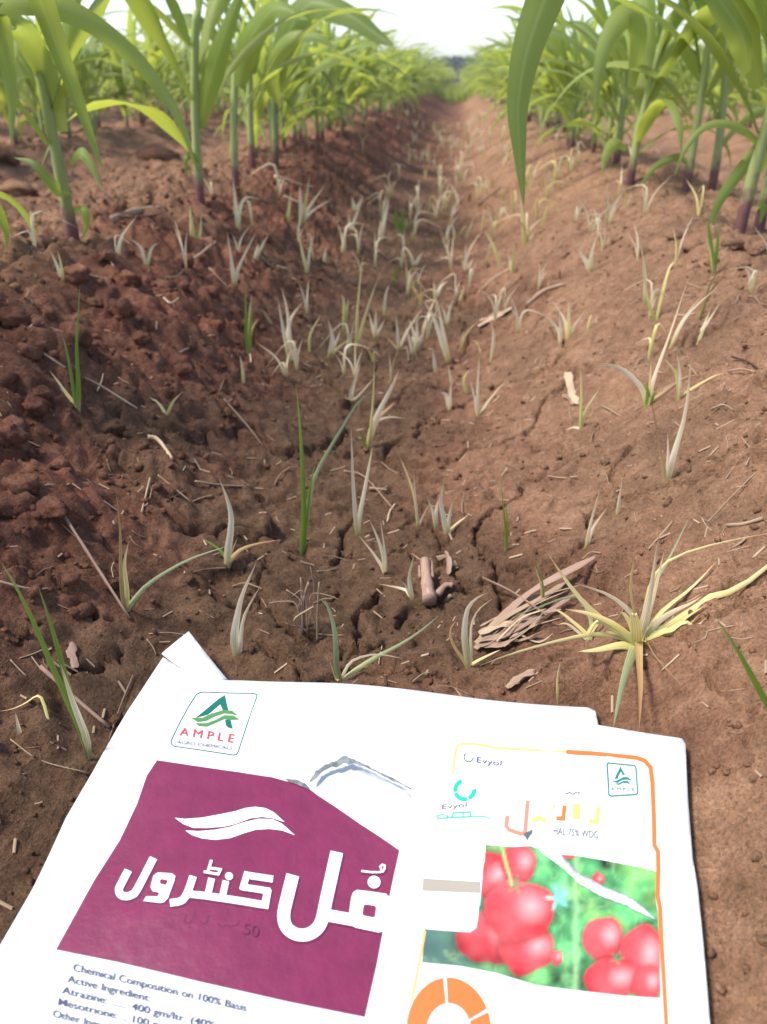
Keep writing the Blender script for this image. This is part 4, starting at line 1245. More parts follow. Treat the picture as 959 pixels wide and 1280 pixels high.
o = thing('dead_leaf_scrap', hit(311, 222), 'small rusty orange dead leaf at a maize stem foot', 'dead leaf')
husk_strip([(303, 221), (311, 217), (320, 219)], 9, 'straw', o, name='scrap')
o = thing('dead_leaf_scrap', hit(92, 838), 'brown dead leaf standing behind the tall green seedling', 'dead leaf')
o2 = husk_strip([(94, 840), (90, 822), (90, 806)], 9, 'straw_pink', o, name='scrap')

# upright tuft of dead roots by the crack
def upright(parent, pts, wpx, mat, lean, name='root'):
    r = hit(*pts[0]); D = (r - CAM) @ FW
    P = blade_pts(r, pts[1:], lean)
    L = np.array(parent.location)
    rad = np.full(len(P), wpx * D / F_PX / 2) * np.linspace(1, .6, len(P)) * RNG.uniform(.8, 1.2, len(P))
    v, f, u = tube(P - L, rad, 6)
    return new_obj(name, mesh_poly(name, v, f, u), parent, MAT[mat])
o = thing('dead_root_tuft', hit(385, 802), 'tangle of dead brown roots standing over a hollow in the furrow', 'dead roots')
upright(o, [(381, 804), (383, 780), (380, 750), (386, 728)], 5, 'straw', 0)
upright(o, [(379, 800), (378, 765), (376, 722)], 3.5, 'straw_pink', 4)
upright(o, [(397, 802), (397, 770), (399, 728)], 3.5, 'straw', 0)
upright(o, [(384, 790), (368, 775), (392, 758)], 3, 'straw_pale', -10)
upright(o, [(381, 800), (376, 752), (358, 737)], 2.5, 'straw', 10)
upright(o, [(397, 795), (388, 745), (412, 745), (424, 750)], 2.5, 'straw', 10)
upright(o, [(378, 795), (370, 755), (352, 752), (336, 754)], 2.2, 'straw_pink', 15)
upright(o, [(379, 795), (372, 765), (378, 745)], 2.2, 'straw_pink', -5)
upright(o, [(384, 795), (384, 760), (378, 738), (366, 745)], 2.0, 'straw_pink', 0)
upright(o, [(390, 800), (388, 775), (393, 740), (388, 708)], 2.0, 'straw', 5)

# more loose straws, alike but for where they lie
def scatter_straw(n):
    rr = random.Random(77); k = 0
    while k < n:
        x = rr.uniform(5, 955); y = rr.uniform(300, 960)
        p = hit_base(x, y)
        if p[1] > 2.2: continue
        if p[1] < 0.42 and min(float(poly_out_dist(np.array([p[0]]), np.array([p[1]]), q[2])[0]) for q in FOOT) < 0.02: continue
        side = 'crumbly' if p[0] < FURROW_X - 0.12 else ('smooth' if p[0] > FURROW_X + 0.14 else 'floor')
        a = rr.uniform(0, 3.14); l = rr.uniform(7, 22) * (0.6 + 0.5 * y / 900)
        pts = [(x - math.cos(a) * l, y - math.sin(a) * l * .6), (x + rr.uniform(-2, 2), y + rr.uniform(-2, 2)), (x + math.cos(a) * l, y + math.sin(a) * l * .6)]
        lab = {'crumbly': ('loose bit of straw on the crumbly slope', 'straw bits on the crumbly slope'), 'smooth': ('loose bit of straw on the smooth slope', 'straw bits on the smooth slope'),
               'floor': ('loose bit of straw on the furrow floor', 'straw bits on the furrow floor')}[side]
        o = stem(pts, rr.uniform(1.3, 3.2), rr.choice(('straw', 'straw_pale', 'straw_pink', 'straw')), lab[0], lab[1], 'straw_bit', nside=5)
        k += 1
scatter_straw(100)

def chaff(n):
    rr = np.random.default_rng(12)
    y = 0.14 + 2.4 * rr.random(n) ** 1.6; x = rr.uniform(-.9, .8, n)
    d = np.minimum(poly_out_dist(x, y, FOOT[0][2]), poly_out_dist(x, y, FOOT[1][2]))
    m = d > 0.01; x = x[m]; y = y[m]; n = len(x)
    a = rr.uniform(0, 6.28, n); L = rr.uniform(.0012, .006, n); w = rr.uniform(.0003, .0009, n)
    dx, dy = np.cos(a), np.sin(a)
    P = []
    z1 = gh(x - dx * L, y - dy * L); z2 = gh(x + dx * L, y + dy * L)
    for sgn, zz in ((-1, z1), (1, z2)):
        cx = x + sgn * dx * L; cy = y + sgn * dy * L
        P.append(np.stack([cx - dy * w, cy + dx * w, zz + .0006], 1)); P.append(np.stack([cx + dy * w, cy - dx * w, zz + .0006], 1)); P.append(np.stack([cx, cy, zz + .0006 + w * 1.1], 1))
    v = np.stack(P, 1).reshape(-1, 3)
    b = np.arange(n)[:, None] * 6
    q = np.concatenate([b + np.array([[0, 3, 5, 2]]), b + np.array([[1, 2, 5, 4]])], 0)
    me = mesh_np('straw_chaff', v, q, False, np.repeat(rr.random((n, 2)), 6, 0))
    tag(new_obj('straw_chaff', me, None, MAT['straw']), 'fine straw chaff sprinkled over the soil', 'chaff', kind='stuff')
chaff(3600)

# ------------------------------------------------------------------ the two packets
def srgb(r, g, b):
    f = lambda c: (c / 255 / 12.92) if c / 255 <= 0.04045 else ((c / 255 + 0.055) / 1.055) ** 2.4
    return (f(r), f(g), f(b))

class Packet:
    """a flattened packet on its own plane; everything printed on it follows the same creased film"""
    def __init__(self, P, n, seed, root):
        self.P, self.n, self.s, self.root = P, n, seed, root
        self.creases = []
        self.L = np.array(root.location)
        e1 = RT - n * (RT @ n); self.e1 = e1 / np.linalg.norm(e1); self.e2 = np.cross(n, self.e1)

    def at(self, x, y, off=0.0):
        q = hit_plane(x, y, self.P, self.n)
        a, b = (q - self.P) @ self.e1, (q - self.P) @ self.e2
        s = self.s
        w = 0.0011 * math.sin(a * 38 + b * 21 + s) + 0.0008 * math.sin(-a * 24 + b * 55 + 2.1 * s)
        for (x0, y0, x1, y1, A) in self.creases:
            dx, dy = x1 - x0, y1 - y0; l = math.hypot(dx, dy)
            t = ((x - x0) * dx + (y - y0) * dy) / l / l
            if -0.1 < t < 1.1:
                d = ((x - x0) * dy - (y - y0) * dx) / l
                w += A * math.exp(-abs(d) / 9.0) * min(1, (t + .1) / .2, (1.1 - t) / .2)
        return q + self.n * (w + off * 0.4) - self.L

    def sheet(self, name, poly, mat, off, thick=0.0, step=9.0, lift=None, attr=None, jag=0.0):
        P2 = []
        n = len(poly)
        for i in range(n):
            a = np.array(poly[i], float); b = np.array(poly[(i + 1) % n], float)
            k = max(1, int(np.linalg.norm(b - a) / step))
            for j in range(k): P2.append(a + (b - a) * j / k)
        nb = len(P2)
        if jag: P2 = [p + RNG.uniform(-jag, jag, 2) for p in P2]
        lo = np.min(P2, 0); hi = np.max(P2, 0)
        pts = [Vector(p) for p in P2]
        arr = np.array(P2)
        gx_ = np.arange(lo[0] + step / 2, hi[0], step); gy_ = np.arange(lo[1] + step / 2, hi[1], step)
        if len(gx_) and len(gy_):
            XX, YY = np.meshgrid(gx_, gy_); XX = XX.ravel(); YY = YY.ravel()
            ins = np.zeros(XX.shape, bool); dist = np.full(XX.shape, 1e9)
            for i in range(nb):
                a, b = arr[i], arr[(i + 1) % nb]
                cond = (a[1] > YY) != (b[1] > YY)
                with np.errstate(divide='ignore', invalid='ignore'):
                    xx = (b[0] - a[0]) * (YY - a[1]) / (b[1] - a[1]) + a[0]
                ins ^= cond & (XX < xx)
                dist = np.minimum(dist, np.hypot(XX - a[0], YY - a[1]))
            for x, y in zip(XX[ins & (dist > step * .45)], YY[ins & (dist > step * .45)]): pts.append(Vector((x, y)))
        v2, e, f, _, _, _ = geometry.delaunay_2d_cdt(pts, [], [list(range(nb))], 1, 1e-4)
        f = [list(q) for q in f if len(q) >= 3]
        V = [self.at(p.x, p.y, off + (lift(p.x, p.y) if lift else 0)) for p in v2]
        F = []
        for q in f:
            a, b, c = (np.asarray(V[k]) for k in q[:3])
            F.append(q if np.cross(b - a, c - a) @ self.n > 0 else q[::-1])
        uvs = [(p.x / 400, p.y / 400) for p in v2]
        if thick:
            m = len(V); V2 = V + [v - self.n * thick for v in V]
            ec = {}
            for q in F:
                for i in range(len(q)):
                    a, b = q[i], q[(i + 1) % len(q)]; ec[(a, b)] = ec.get((a, b), 0) + 1
            side = [(b, a, a + m, b + m) for (a, b) in ec if (b, a) not in ec]
            F = F + [[k + m for k in q][::-1] for q in F] + side
            V = V2; uvs = uvs * 2
        me = mesh_poly(name, V, F, uvs)
        if attr is not None:
            point_attr(me, 'print', np.array([attr(p.x, p.y) for p in v2] * (2 if thick else 1)))
        return new_obj(name, me, self.root, mat)

    def stroke(self, name, pts, w, mat, off, closed=False, smooth=0, parent=None):
        pts = [np.array(p, float) for p in pts]
        if smooth: pts = list(catmull(pts, smooth))
        n = len(pts)
        Lf, Rt = [], []
        for i in range(n):
            if closed: a, b = pts[i - 1], pts[(i + 1) % n]
            else: a, b = pts[max(0, i - 1)], pts[min(n - 1, i + 1)]
            d0 = pts[i] - a; d1 = b - pts[i]
            d0 = d0 / (np.linalg.norm(d0) + 1e-9) if np.linalg.norm(d0) > 1e-6 else d1 / np.linalg.norm(d1)
            d1 = d1 / np.linalg.norm(d1) if np.linalg.norm(d1) > 1e-6 else d0
            t = d0 + d1; t /= np.linalg.norm(t) + 1e-9
            nn = np.array([-t[1], t[0]])
            c = max(0.45, nn @ np.array([-d0[1], d0[0]]))
            Lf.append(pts[i] + nn * w / 2 / c); Rt.append(pts[i] - nn * w / 2 / c)
        V = []; F = []
        for i in range(n):
            V.append(self.at(*Lf[i], off)); V.append(self.at(*Rt[i], off))
        m = n if closed else n - 1
        for i in range(m):
            j = (i + 1) % n
            q = [2 * i, 2 * i + 1, 2 * j + 1, 2 * j]
            a, b, c = V[q[0]], V[q[1]], V[q[2]]
            F.append(q if np.cross(b - a, c - a) @ self.n > 0 else q[::-1])
        me = mesh_poly(name, V, F, [(0, 0)] * len(V))
        return new_obj(name, me, parent or self.root, mat)

    def disc(self, name, c, r, mat, off, parent=None, ry=None):
        poly = [(c[0] + r * math.cos(k * math.pi / 9), c[1] + (ry or r) * math.sin(k * math.pi / 9)) for k in range(18)]
        return self.sheet(name, poly, mat, off, step=50)

    def text(self, name, body, origin, end, height, mat, off, slant=0.0, bold=0.0, up=None):
        """text whose base line runs from origin to end, capital height in picture px"""
        cu = bpy.data.curves.new('t', 'FONT'); cu.body = body; cu.size = 1.0; cu.offset = bold
        ob = bpy.data.objects.new('t', cu); COL.objects.link(ob)
        dg = bpy.context.evaluated_depsgraph_get(); dg.update()
        me = bpy.data.meshes.new_from_object(ob.evaluated_get(dg))
        bpy.data.objects.remove(ob); bpy.data.curves.remove(cu)
        co = np.array([v.co[:] for v in me.vertices])
        wdt = co[:, 0].max()
        o_ = np.array(origin, float); e = (np.array(end, float) - o_) / wdt
        u = np.array(up if up is not None else (0.0, -1.0)) * height / 0.69
        for v, c in zip(me.vertices, co):
            p = o_ + e * c[0] + u * c[1] + np.array([slant * c[1] * height, 0])
            v.co = self.at(p[0], p[1], off)
        if len(me.polygons):
            me.update()
            nz = sum((np.array(p.normal[:]) @ self.n) * p.area for p in me.polygons)
            if nz < 0: me.flip_normals()
        me.name = name
        me.materials.clear()
        return new_obj(name, me, self.root, mat)

def film(name, col, rough=0.33, spec=0.5, namt=0.0):
    m = plain(name, col, rough, spec, 90 if namt else 0, namt)
    return m

def dusty_film():
    m, nt, b, o = mat_new('white_film')
    geo = N(nt, 'ShaderNodeNewGeometry'); pos = geo.outputs['Position']
    n1 = noise(nt, 45, 8, .7, pos); n2 = noise(nt, 700, 3, .6, pos); n3 = noise(nt, 55, 4, .6, pos)
    d1 = ramp(nt, [(0.60, (0, 0, 0)), (0.80, (.5, .5, .5))], n1.outputs[0]); d2 = ramp(nt, [(0.70, (0, 0, 0)), (0.76, (.7, .7, .7))], n2.outputs[0])
    c = mixc(nt, (0.66, 0.675, 0.69), (0.42, 0.33, 0.25), d1.outputs[0])
    c = mixc(nt, c, (0.35, 0.24, 0.17), d2.outputs[0])
    nt.links.new(c, b.inputs['Base Color']); b.inputs['Roughness'].default_value = .4
    bump(nt, n3.outputs[0], .5, .0014, b)
    return m
M_WHITE = dusty_film()
M_MAROON = plain('maroon_print', srgb(112, 30, 68), 0.42, 0.5, 70, 0.12, bumpd=0.0015)
M_LETTER = plain('white_print', (0.82, 0.82, 0.82), 0.4)
M_SHADOW = plain('letter_outline', srgb(96, 30, 66), 0.4)
M_GREEN = plain('green_print', srgb(14, 98, 84), 0.4)
M_LEAFG = plain('leaf_green_print', srgb(72, 128, 70), 0.4)
M_RED = plain('red_print', srgb(215, 55, 70), 0.4)
M_GREY = plain('grey_print', srgb(88, 94, 102), 0.45)
M_INK = plain('ink_print', srgb(62, 64, 92), 0.45)
M_DARK = plain('dark_ink_print', srgb(96, 28, 62), 0.5)
M_TEAR_SHADE = plain('tear_gap_shade', srgb(112, 118, 120), 0.4, 0.5, 160, 0.55, bumpd=.002)
M_ORANGE = plain('orange_print', srgb(226, 104, 48), 0.4)
M_PEACH = plain('peach_print', srgb(242, 168, 104), 0.4)
M_SALMON = plain('salmon_print', srgb(234, 120, 98), 0.4)
M_TEAL = plain('teal_print', srgb(20, 170, 140), 0.4)
M_TEALD = plain('dark_teal_print', srgb(20, 110, 105), 0.4)
M_CREAM = plain('cream_sticker', srgb(240, 236, 214), 0.45)
M_BAR = plain('grey_bar_print', srgb(150, 142, 130), 0.45)

def zmap(x0, y0, k):
    return lambda *pts: [(x0 + k * a, y0 + k * b) for a, b in pts]

# --- packet with the maroon panel
root = thing('pesticide_packet', LP_P * np.array([1, 1, 1]) + np.array([-0.05, -0.03, -0.004]), 'flattened white packet with a maroon panel and bold white lettering lying in the furrow', 'packet')
K = Packet(LP_P, LP_N, 1.3, root)
K.creases = [(205, 830, 90, 1060, .0016), (90, 1060, -20, 1260, -.0012), (330, 872, 520, 905, -.0012), (500, 905, 690, 896, .0014), (350, 925, 470, 945, .0010)]
K.sheet('front_film', [(255, 847), (300, 848), (420, 856), (540, 866), (660, 877), (735, 884), (744, 888), (749, 910), (752, 1000), (760, 1300), (300, 1300), (-75, 1300), (-30, 1228), (0, 1180), (40, 1108), (78, 1030), (82, 1022), (118, 965), (160, 890), (204, 822)], M_WHITE, 0.0, 0.0025, 6)
K.sheet('folded_corner', [(237, 796), (262, 823), (284, 847), (254, 850), (228, 836), (203, 821), (220, 808)], M_WHITE, 0.001, 0.0012, 10,
        lift=lambda x, y: 0.012 * max(0, (848 - y) / 52) ** 1.2)
z1 = zmap(190, 840, 0.1668); z2 = zmap(130, 1060, 0.2086); z3 = zmap(320, 1040, 0.2086); z4 = zmap(190, 980, 0.2086); z8 = zmap(340, 930, 1 / 4.359)
PANEL = K.sheet('maroon_panel', [(197, 953), (240, 958), (300, 964), (340, 969), (366, 976), (388, 985), (397, 992), (420, 1008), (450, 1030), (480, 1050), (503, 1066), (498, 1120), (488, 1180), (458, 1271), (360, 1252), (250, 1228), (150, 1204), (70, 1187), (95, 1142), (118, 1100), (150, 1050), (172, 1005), (184, 972)], M_MAROON, 0.0004, 0, 9)
# emblem box
K.root = K.stroke('emblem_outline', z1((360, 146), (390, 142), (560, 148), (765, 153), (786, 163), (786, 175), (715, 385), (645, 595), (632, 615), (610, 619), (390, 595), (170, 571), (147, 555), (147, 530), (210, 390), (275, 260), (330, 165)), 1.2, M_GREEN, 0.0005, True)
K.sheet('emblem_letter', z1((545, 165), (572, 285), (530, 285), (512, 238), (420, 322), (328, 350), (430, 258), (500, 195)), M_GREEN, 0.0005, 0, 6)
K.sheet('emblem_letter', z1((548, 362), (588, 356), (606, 426), (575, 420), (556, 405)), M_GREEN, 0.0005, 0, 6)
K.sheet('emblem_wave', z1((292, 350), (380, 348), (450, 312), (540, 283), (600, 288), (645, 325), (590, 314), (540, 310), (470, 336), (410, 370), (345, 382)), M_LEAFG, 0.0006, 0, 6)
K.sheet('emblem_wave', z1((325, 391), (410, 389), (480, 360), (545, 324), (610, 326), (658, 355), (600, 360), (540, 355), (480, 385), (410, 416), (352, 412)), M_LEAFG, 0.0006, 0, 6)
K.text('emblem_name', 'A M P L E', z1((207, 490))[0], z1((608, 532))[0], 10.2, M_RED, 0.0016, 0.30, 0.0)
K.text('emblem_caption', 'AGRO CHEMICALS', z1((188, 553))[0], z1((600, 585))[0], 4.0, M_GREY, 0.0016, 0.25)
# twin wave
K.root = PANEL
K.sheet('wave_mark', z4((138, 207), (200, 213), (300, 204), (400, 183), (500, 160), (560, 139), (620, 130), (680, 138), (730, 163), (795, 224), (720, 200), (660, 193), (590, 203), (500, 240), (430, 258), (330, 268), (250, 268), (190, 245)), M_LETTER, 0.0008, 0, 6)
K.sheet('wave_mark', z4((202, 284), (280, 288), (380, 278), (470, 258), (560, 225), (640, 205), (720, 206), (780, 235), (856, 306), (780, 277), (700, 268), (620, 275), (550, 298), (470, 330), (380, 342), (300, 333), (240, 312)), M_LETTER, 0.0008, 0, 6)
K.stroke('wave_outline', z4((250, 277), (330, 276), (430, 267), (500, 249), (590, 212), (660, 200), (720, 207), (790, 235)), 1.6, M_SHADOW, 0.0006)
# big lettering, drawn stroke by stroke, dark edge just under each stroke
LET = []
def letters(dx, dy, mat, off, grow):
    lv = [0]
    def st(pts, w, sm=0):
        lv[0] += 1
        K.stroke('letter_stroke' if grow == 0 else 'letter_edge', [(a + dx, b + dy) for a, b in pts], w + grow, mat, off + lv[0] * 0.00002, False, sm)
    def sh(poly):
        lv[0] += 1
        K.sheet('letter_stroke' if grow == 0 else 'letter_edge', [(a + dx, b + dy) for a, b in poly], mat, off + lv[0] * 0.00002, 0, 7)
    st([(161, 1089.6), (153, 1105), (149.3, 1113.5), (151.5, 1120.5), (158, 1123), (166, 1121), (172.5, 1114), (192.5, 1074.6)], 9.8, 24)
    sh(z2((300, 180), (325, 161), (410, 168), (432, 185), (425, 215), (388, 318), (365, 342), (340, 347), (240, 333), (258, 305), (325, 308), (338, 285), (297, 276), (283, 250)))
    st([(242.2, 1098.8), (238, 1112), (234, 1122), (227.5, 1130), (213.5, 1132.5)], 9.3, 14)
    st([(237, 1121.5), (258, 1123.5), (280, 1126.5), (304, 1129.5), (329, 1133)], 9.0)
    st([(331, 1137.5), (335.2, 1113.5)], 9.2)
    st([(338, 1116), (302, 1111.5)], 8.2)
    st([(303.5, 1115.5), (310, 1092.5)], 8.0)
    st([(306, 1096.4), (341.5, 1100.8)], 8.6)
    st([(265.3, 1101.5), (260.5, 1123)], 8.2)
    st([(283.2, 1104.5), (278.7, 1124.5)], 8.0)
    st([(265, 1078), (260.8, 1092.5)], 3.4)
    st([(255.5, 1093.2), (273.5, 1096.2), (276.2, 1090.2), (262.5, 1088.3)], 3.2)
    sh([(286.9 + 4.9 * math.cos(k * .3927), 1098.6 + 4.9 * math.sin(k * .3927)) for k in range(16)])
    st([(366.3, 1095), (359, 1124), (354.8, 1145), (358, 1159), (368, 1167.2), (382, 1168.3), (394.5, 1162), (402.5, 1149), (408, 1124), (421.2, 1065.5)], 15.8, 40)
    st([(404, 1142.5), (440, 1148), (452, 1151)], 15)
    sh(z3((605, 343), (690, 352), (780, 365), (802, 388), (804, 420), (782, 560), (765, 585), (735, 592), (600, 565), (555, 545), (558, 480), (572, 385), (583, 358)))
    sh([(467.7 + 8.0 * math.cos(k * .3927), 1102 + 7.6 * math.sin(k * .3927)) for k in range(16)])
    st(z3((632, 233), (690, 240), (745, 240), (772, 222), (772, 203), (757, 197), (745, 208), (752, 225), (765, 240)), 2.3)
letters(0.9, 1.4, M_SHADOW, 0.0006, 1.6)
letters(0, 0, M_LETTER, 0.0013, 0)
K.sheet('letter_counter', z2((346, 204), (378, 208), (386, 219), (372, 240), (342, 232), (336, 217)), M_MAROON, 0.0020, 0, 8)
K.sheet('letter_counter', z3((656, 427), (712, 435), (721, 445), (713, 498), (703, 504), (645, 494), (637, 484), (645, 435)), M_MAROON, 0.0020, 0, 8)
K.text('dosage_number', '50', (303, 1169), (323.5, 1173), 13.5, M_DARK, 0.0016, 0.15, 0.0)
for pts in ([(300, 1153), (297, 1158), (289, 1161), (283, 1159), (277, 1161), (272, 1157)], [(262, 1147), (259, 1156), (254, 1158), (251, 1155)], [(245, 1142), (241, 1154), (236, 1158), (231, 1155), (233, 1148)], [(284, 1155), (282, 1151)], [(238, 1161), (236, 1163)]):
    K.stroke('dosage_lettering', pts, 1.3, M_DARK, 0.0007)
# small print
K.root = root
for body, o_, e_, h_ in [('Chemical Composition on 100% Basis', (90.5, 1213.5), (307.5, 1265.5), 8.6), ('Active Ingredient:', (84, 1227.5), (187.5, 1252.5), 8.6),
                         ('Atrazine: ...... 400 gm/ltr. (40%', (77, 1241), (268, 1287), 8.6), ('Mesotrione: .. 100 gm/ltr.', (71, 1255), (230, 1293), 8.6), ('Other Ingredients:', (64.5, 1269.5), (166, 1294), 8.6)]:
    d = np.array(e_) - np.array(o_)
    K.text('small_print', body, o_, e_, h_, M_INK, 0.0016, 0.28, 0.008, up=(0.0, -1.0))
# torn mouth; dark grey strips paint the shade in the gap along the tear
K.sheet('torn_layer', [(388, 985), (397, 972), (410, 963), (432, 956), (455, 966), (490, 984), (516, 1000), (510, 1040), (504, 1064), (480, 1049), (450, 1029), (420, 1007), (397, 991)], M_WHITE, 0.0010, 0.0006, 9, lift=lambda x, y: 0.006 * max(0, 1 - abs(y - (975 + 0.1 * (x - 388))) / 25))
K.sheet('torn_edge_shade', z8((68, 186), (110, 188), (150, 191), (180, 210), (205, 236), (175, 230), (140, 216), (100, 200)), M_TEAR_SHADE, 0.0024, 0, 3, jag=.7)
K.sheet('torn_edge_shade', z8((205, 237), (240, 183), (300, 145), (355, 128), (378, 110), (405, 106), (440, 120), (500, 152), (640, 228), (768, 300), (765, 310), (640, 242), (510, 172), (455, 148), (420, 150), (395, 148), (350, 172), (330, 163), (285, 182), (262, 205), (240, 228), (214, 246)), M_TEAR_SHADE, 0.0175, 0, 3, jag=.8)

# --- packet with the tomato picture
root = thing('pesticide_packet', RP_P + np.array([0.05, 0.0, 0.0]), 'glossy white packet with a tomato picture and orange border, overlapping the maroon-panelled one', 'packet')
K = Packet(RP_P, RP_N, 4.1, root)
K.creases = [(842, 935, 862, 1120, .0015), (850, 1120, 874, 1290, -.0014), (560, 895, 700, 915, .0012), (690, 912, 760, 980, -.0010), (505, 1060, 480, 1280, .0010)]
y5 = zmap(540, 920, 0.1564); y6 = zmap(620, 940, 0.219); y9 = zmap(480, 1020, 0.3962)
K.sheet('front_film', [(540, 873), (600, 881), (680, 893), (748, 906), (800, 915), (853, 923), (857, 930), (860, 1000), (866, 1075), (872, 1110), (878, 1170), (884, 1240), (889, 1300), (450, 1300), (472, 1205), (490, 1110), (516, 985)], M_WHITE, 0.0, 0.0025, 6)
K.stroke('border_line', [(566, 965), (568, 945), (571, 932), (578, 928.5), (592, 929), (618, 934.5), (657, 938), (708, 941)], 3.0, M_PEACH, 0.0005)
K.stroke('border_line', [(708, 941), (740, 943.5), (795, 949), (806, 952.5), (813, 961), (815.5, 980), (817.5, 1028), (818, 1057), (822.5, 1066), (823, 1090), (822, 1120), (825, 1134), (827, 1180), (830, 1230), (834, 1299)], 5.5, M_ORANGE, 0.0005)
K.stroke('border_line', [(531, 1164), (524, 1205), (515, 1250)], 3.5, M_PEACH, 0.0005)

TOM = [(340, 375, 95, 78, .80), (335, 190, 60, 62, .95), (425, 150, 48, 55, 1.1), (450, 415, 78, 68, 1.0), (425, 295, 95, 88, 1.08), (690, 385, 58, 65, .98), (815, 450, 60, 95, 1.05), (720, 515, 75, 60, 1.02), (830, 530, 40, 50, .95), (545, 440, 17, 22, 1.1), (675, 200, 17, 20, 1.0), (580, 118, 22, 18, 1.25)]
def tomato_print(x, y):
    zx, zy = (x - 480) / .3962, (y - 1020) / .3962
    a = np.array([zx / 70.0]); b = np.array([zy / 70.0])
    n = float(fbm(a, b, 4, 3)[0]); n2 = float(fbm(a * .6, b * .6, 3, 9)[0]); n3 = float(vnoise(a * 2.2, b * 2.2, 19)[0])
    g = np.array(srgb(70, 142, 84)) * (1 + 1.3 * n + .7 * n3) + np.array([.12, .15, .01]) * max(0, n2 * 2.4)
    k = min(1, max(0, (zx - 120) / 420)); k = k * k * (3 - 2 * k)
    g = g * k + np.array(srgb(70, 104, 96)) * (1 - k) * (1 + .5 * n)
    d = math.hypot((zx - 548) / 50, (zy - 250) / 60); g = g + np.array([.10, .30, .24]) * max(0, 1 - d) * (1 + n3)
    rd = max(0, 1 - abs(float(fbm(a * 1.3 + 5, b * 1.3, 3, 31)[0])) * 7); g = g * (1 - .25 * rd) + np.array(srgb(176, 214, 150)) * .22 * rd
    e = max(0, 1 - abs(zx - 606 - n3 * 8) / 17); g = g * (1 - .6 * e) + np.array(srgb(150, 200, 140)) * .6 * e
    c = g
    for (tx, ty, rx, ry, br) in TOM:
        dx, dy = (zx - tx) / rx / 1.1, (zy - ty) / ry / 1.1; th = math.atan2(dy, dx)
        q = math.sqrt(dx * dx + dy * dy) * (1 + .05 * math.cos(3 * th + tx) + .03 * math.cos(5 * th + ty)) + .12 * n
        if q < 1.25:
            sh = max(0, 1 - abs(q - 1.08) / .17); c = c * (1 - .35 * sh)
        if q < 1.08:
            k = min(1, (1.08 - q) / .09); k = k * k * (3 - 2 * k)
            base = np.array(srgb(208, 74, 78)) * br * (1.04 - .40 * max(0, q - .3) - .16 * dy - .10 * abs(math.sin(2.5 * th + tx)) * q)
            hl = max(0, 1 - math.hypot(dx - .40, dy + .15) / .65)
            base = base + np.array([.30, .24, .24]) * hl ** 1.2 + .06 * n
            c = c * (1 - k) + base * k
    for (cx, cy, rr_) in ((415, 215, 34), (735, 445, 26), (548, 255, 46)):      # leafy calyxes
        dd = math.hypot(zx - cx, zy - cy) / rr_; ta = math.atan2(zy - cy, zx - cx)
        k = max(0, min(1, (0.35 + .65 * abs(math.cos(2.5 * ta + cx)) ** 3 - dd) * 4))
        c = c * (1 - .75 * k) + np.array(srgb(58, 128, 84) if rr_ < 40 else srgb(120, 200, 176)) * .75 * k
    w = max(0, 1 - abs(zx - (372 + (zy - 100) * .28) - 4 * n3) / 8) * (95 < zy < 215)
    c = c * (1 - w) + np.array(srgb(140, 190, 116)) * w
    return np.clip(c, .005, .95)
mp, nt, b_, o_ = mat_new('tomato_picture')
at_ = N(nt, 'ShaderNodeAttribute', attribute_name='print'); nt.links.new(at_.outputs['Color'], b_.inputs['Base Color']); b_.inputs['Roughness'].default_value = .35
K.sheet('tomato_picture', [(607, 1056), (640, 1059), (664, 1058), (690, 1068), (720, 1070), (760, 1077), (800, 1085), (820, 1090), (819, 1120), (822, 1140), (824, 1180), (826, 1248), (780, 1244), (720, 1236), (670, 1229), (620, 1214), (575, 1206), (528, 1203), (531, 1162), (585, 1160), (600, 1130)], mp, 0.0005, 0, 2.5, attr=tomato_print)
# sticker on the left: cream upper part, grey bar, white lower part
K.sheet('sticker', y9((148, 52), (322, 72), (318, 140), (303, 206), (124, 199), (132, 130)), M_CREAM, 0.0009, 0, 12)
K.sheet('sticker', y9((124, 199.5), (303, 206.5), (302, 241), (121, 238)), M_BAR, 0.0009, 0, 12)
K.sheet('sticker', y9((121, 238.5), (302, 241.5), (297, 320), (291, 350), (272, 364), (200, 362), (118, 358)), M_WHITE, 0.0009, 0, 12)
# torn edge and hole
K.sheet('torn_strip', y9((545, 108), (580, 148), (620, 186), (700, 226), (780, 262), (820, 292), (858, 332), (815, 312), (770, 286), (690, 256), (615, 214), (570, 170)), plain('silver_film', srgb(176, 180, 184), .3, .5, 120, .25, bumpd=.0015), 0.0014, 0.0006, 4, lift=lambda x, y: 0.0012, jag=.6)
K.sheet('torn_flap', y9((460, 62), (500, 60), (545, 106), (585, 155), (610, 196), (560, 160), (500, 118), (468, 84)), M_WHITE, 0.0012, 0.0006, 6)
K.sheet('tear_hole', y6((155, 480), (165, 468), (185, 463), (210, 450), (200, 478), (184, 492), (177, 512), (170, 495)), plain('hole_dark', srgb(78, 82, 92), .6), 0.0022, 0, 4)
# faded orange lettering
for pts, w, m in [([(66, 368), (58, 425), (75, 447), (140, 470), (166, 466), (182, 285)], 5, M_SALMON), ([(345, 388), (384, 391), (392, 318)], 5, M_ORANGE), ([(462, 310), (458, 395)], 9, M_PEACH), ([(530, 405), (574, 411), (583, 330)], 5.5, M_PEACH), ([(205, 400), (240, 385), (285, 402)], 6, M_PEACH), ([(325, 330), (335, 310)], 2.5, M_PEACH)]:
    K.stroke('faded_lettering', y6(*pts), w, m, 0.0007)
K.stroke('small_lettering', y6((388, 246), (405, 252), (420, 244), (432, 252), (445, 256), (455, 244), (470, 250), (480, 240)), 1.2, M_GREY, 0.0007)
K.text('formula_print', 'HAL 75% WDG', y6((325, 476))[0], y6((583, 502))[0], 8.6, M_GREY, 0.0012, 0.02, 0.0)
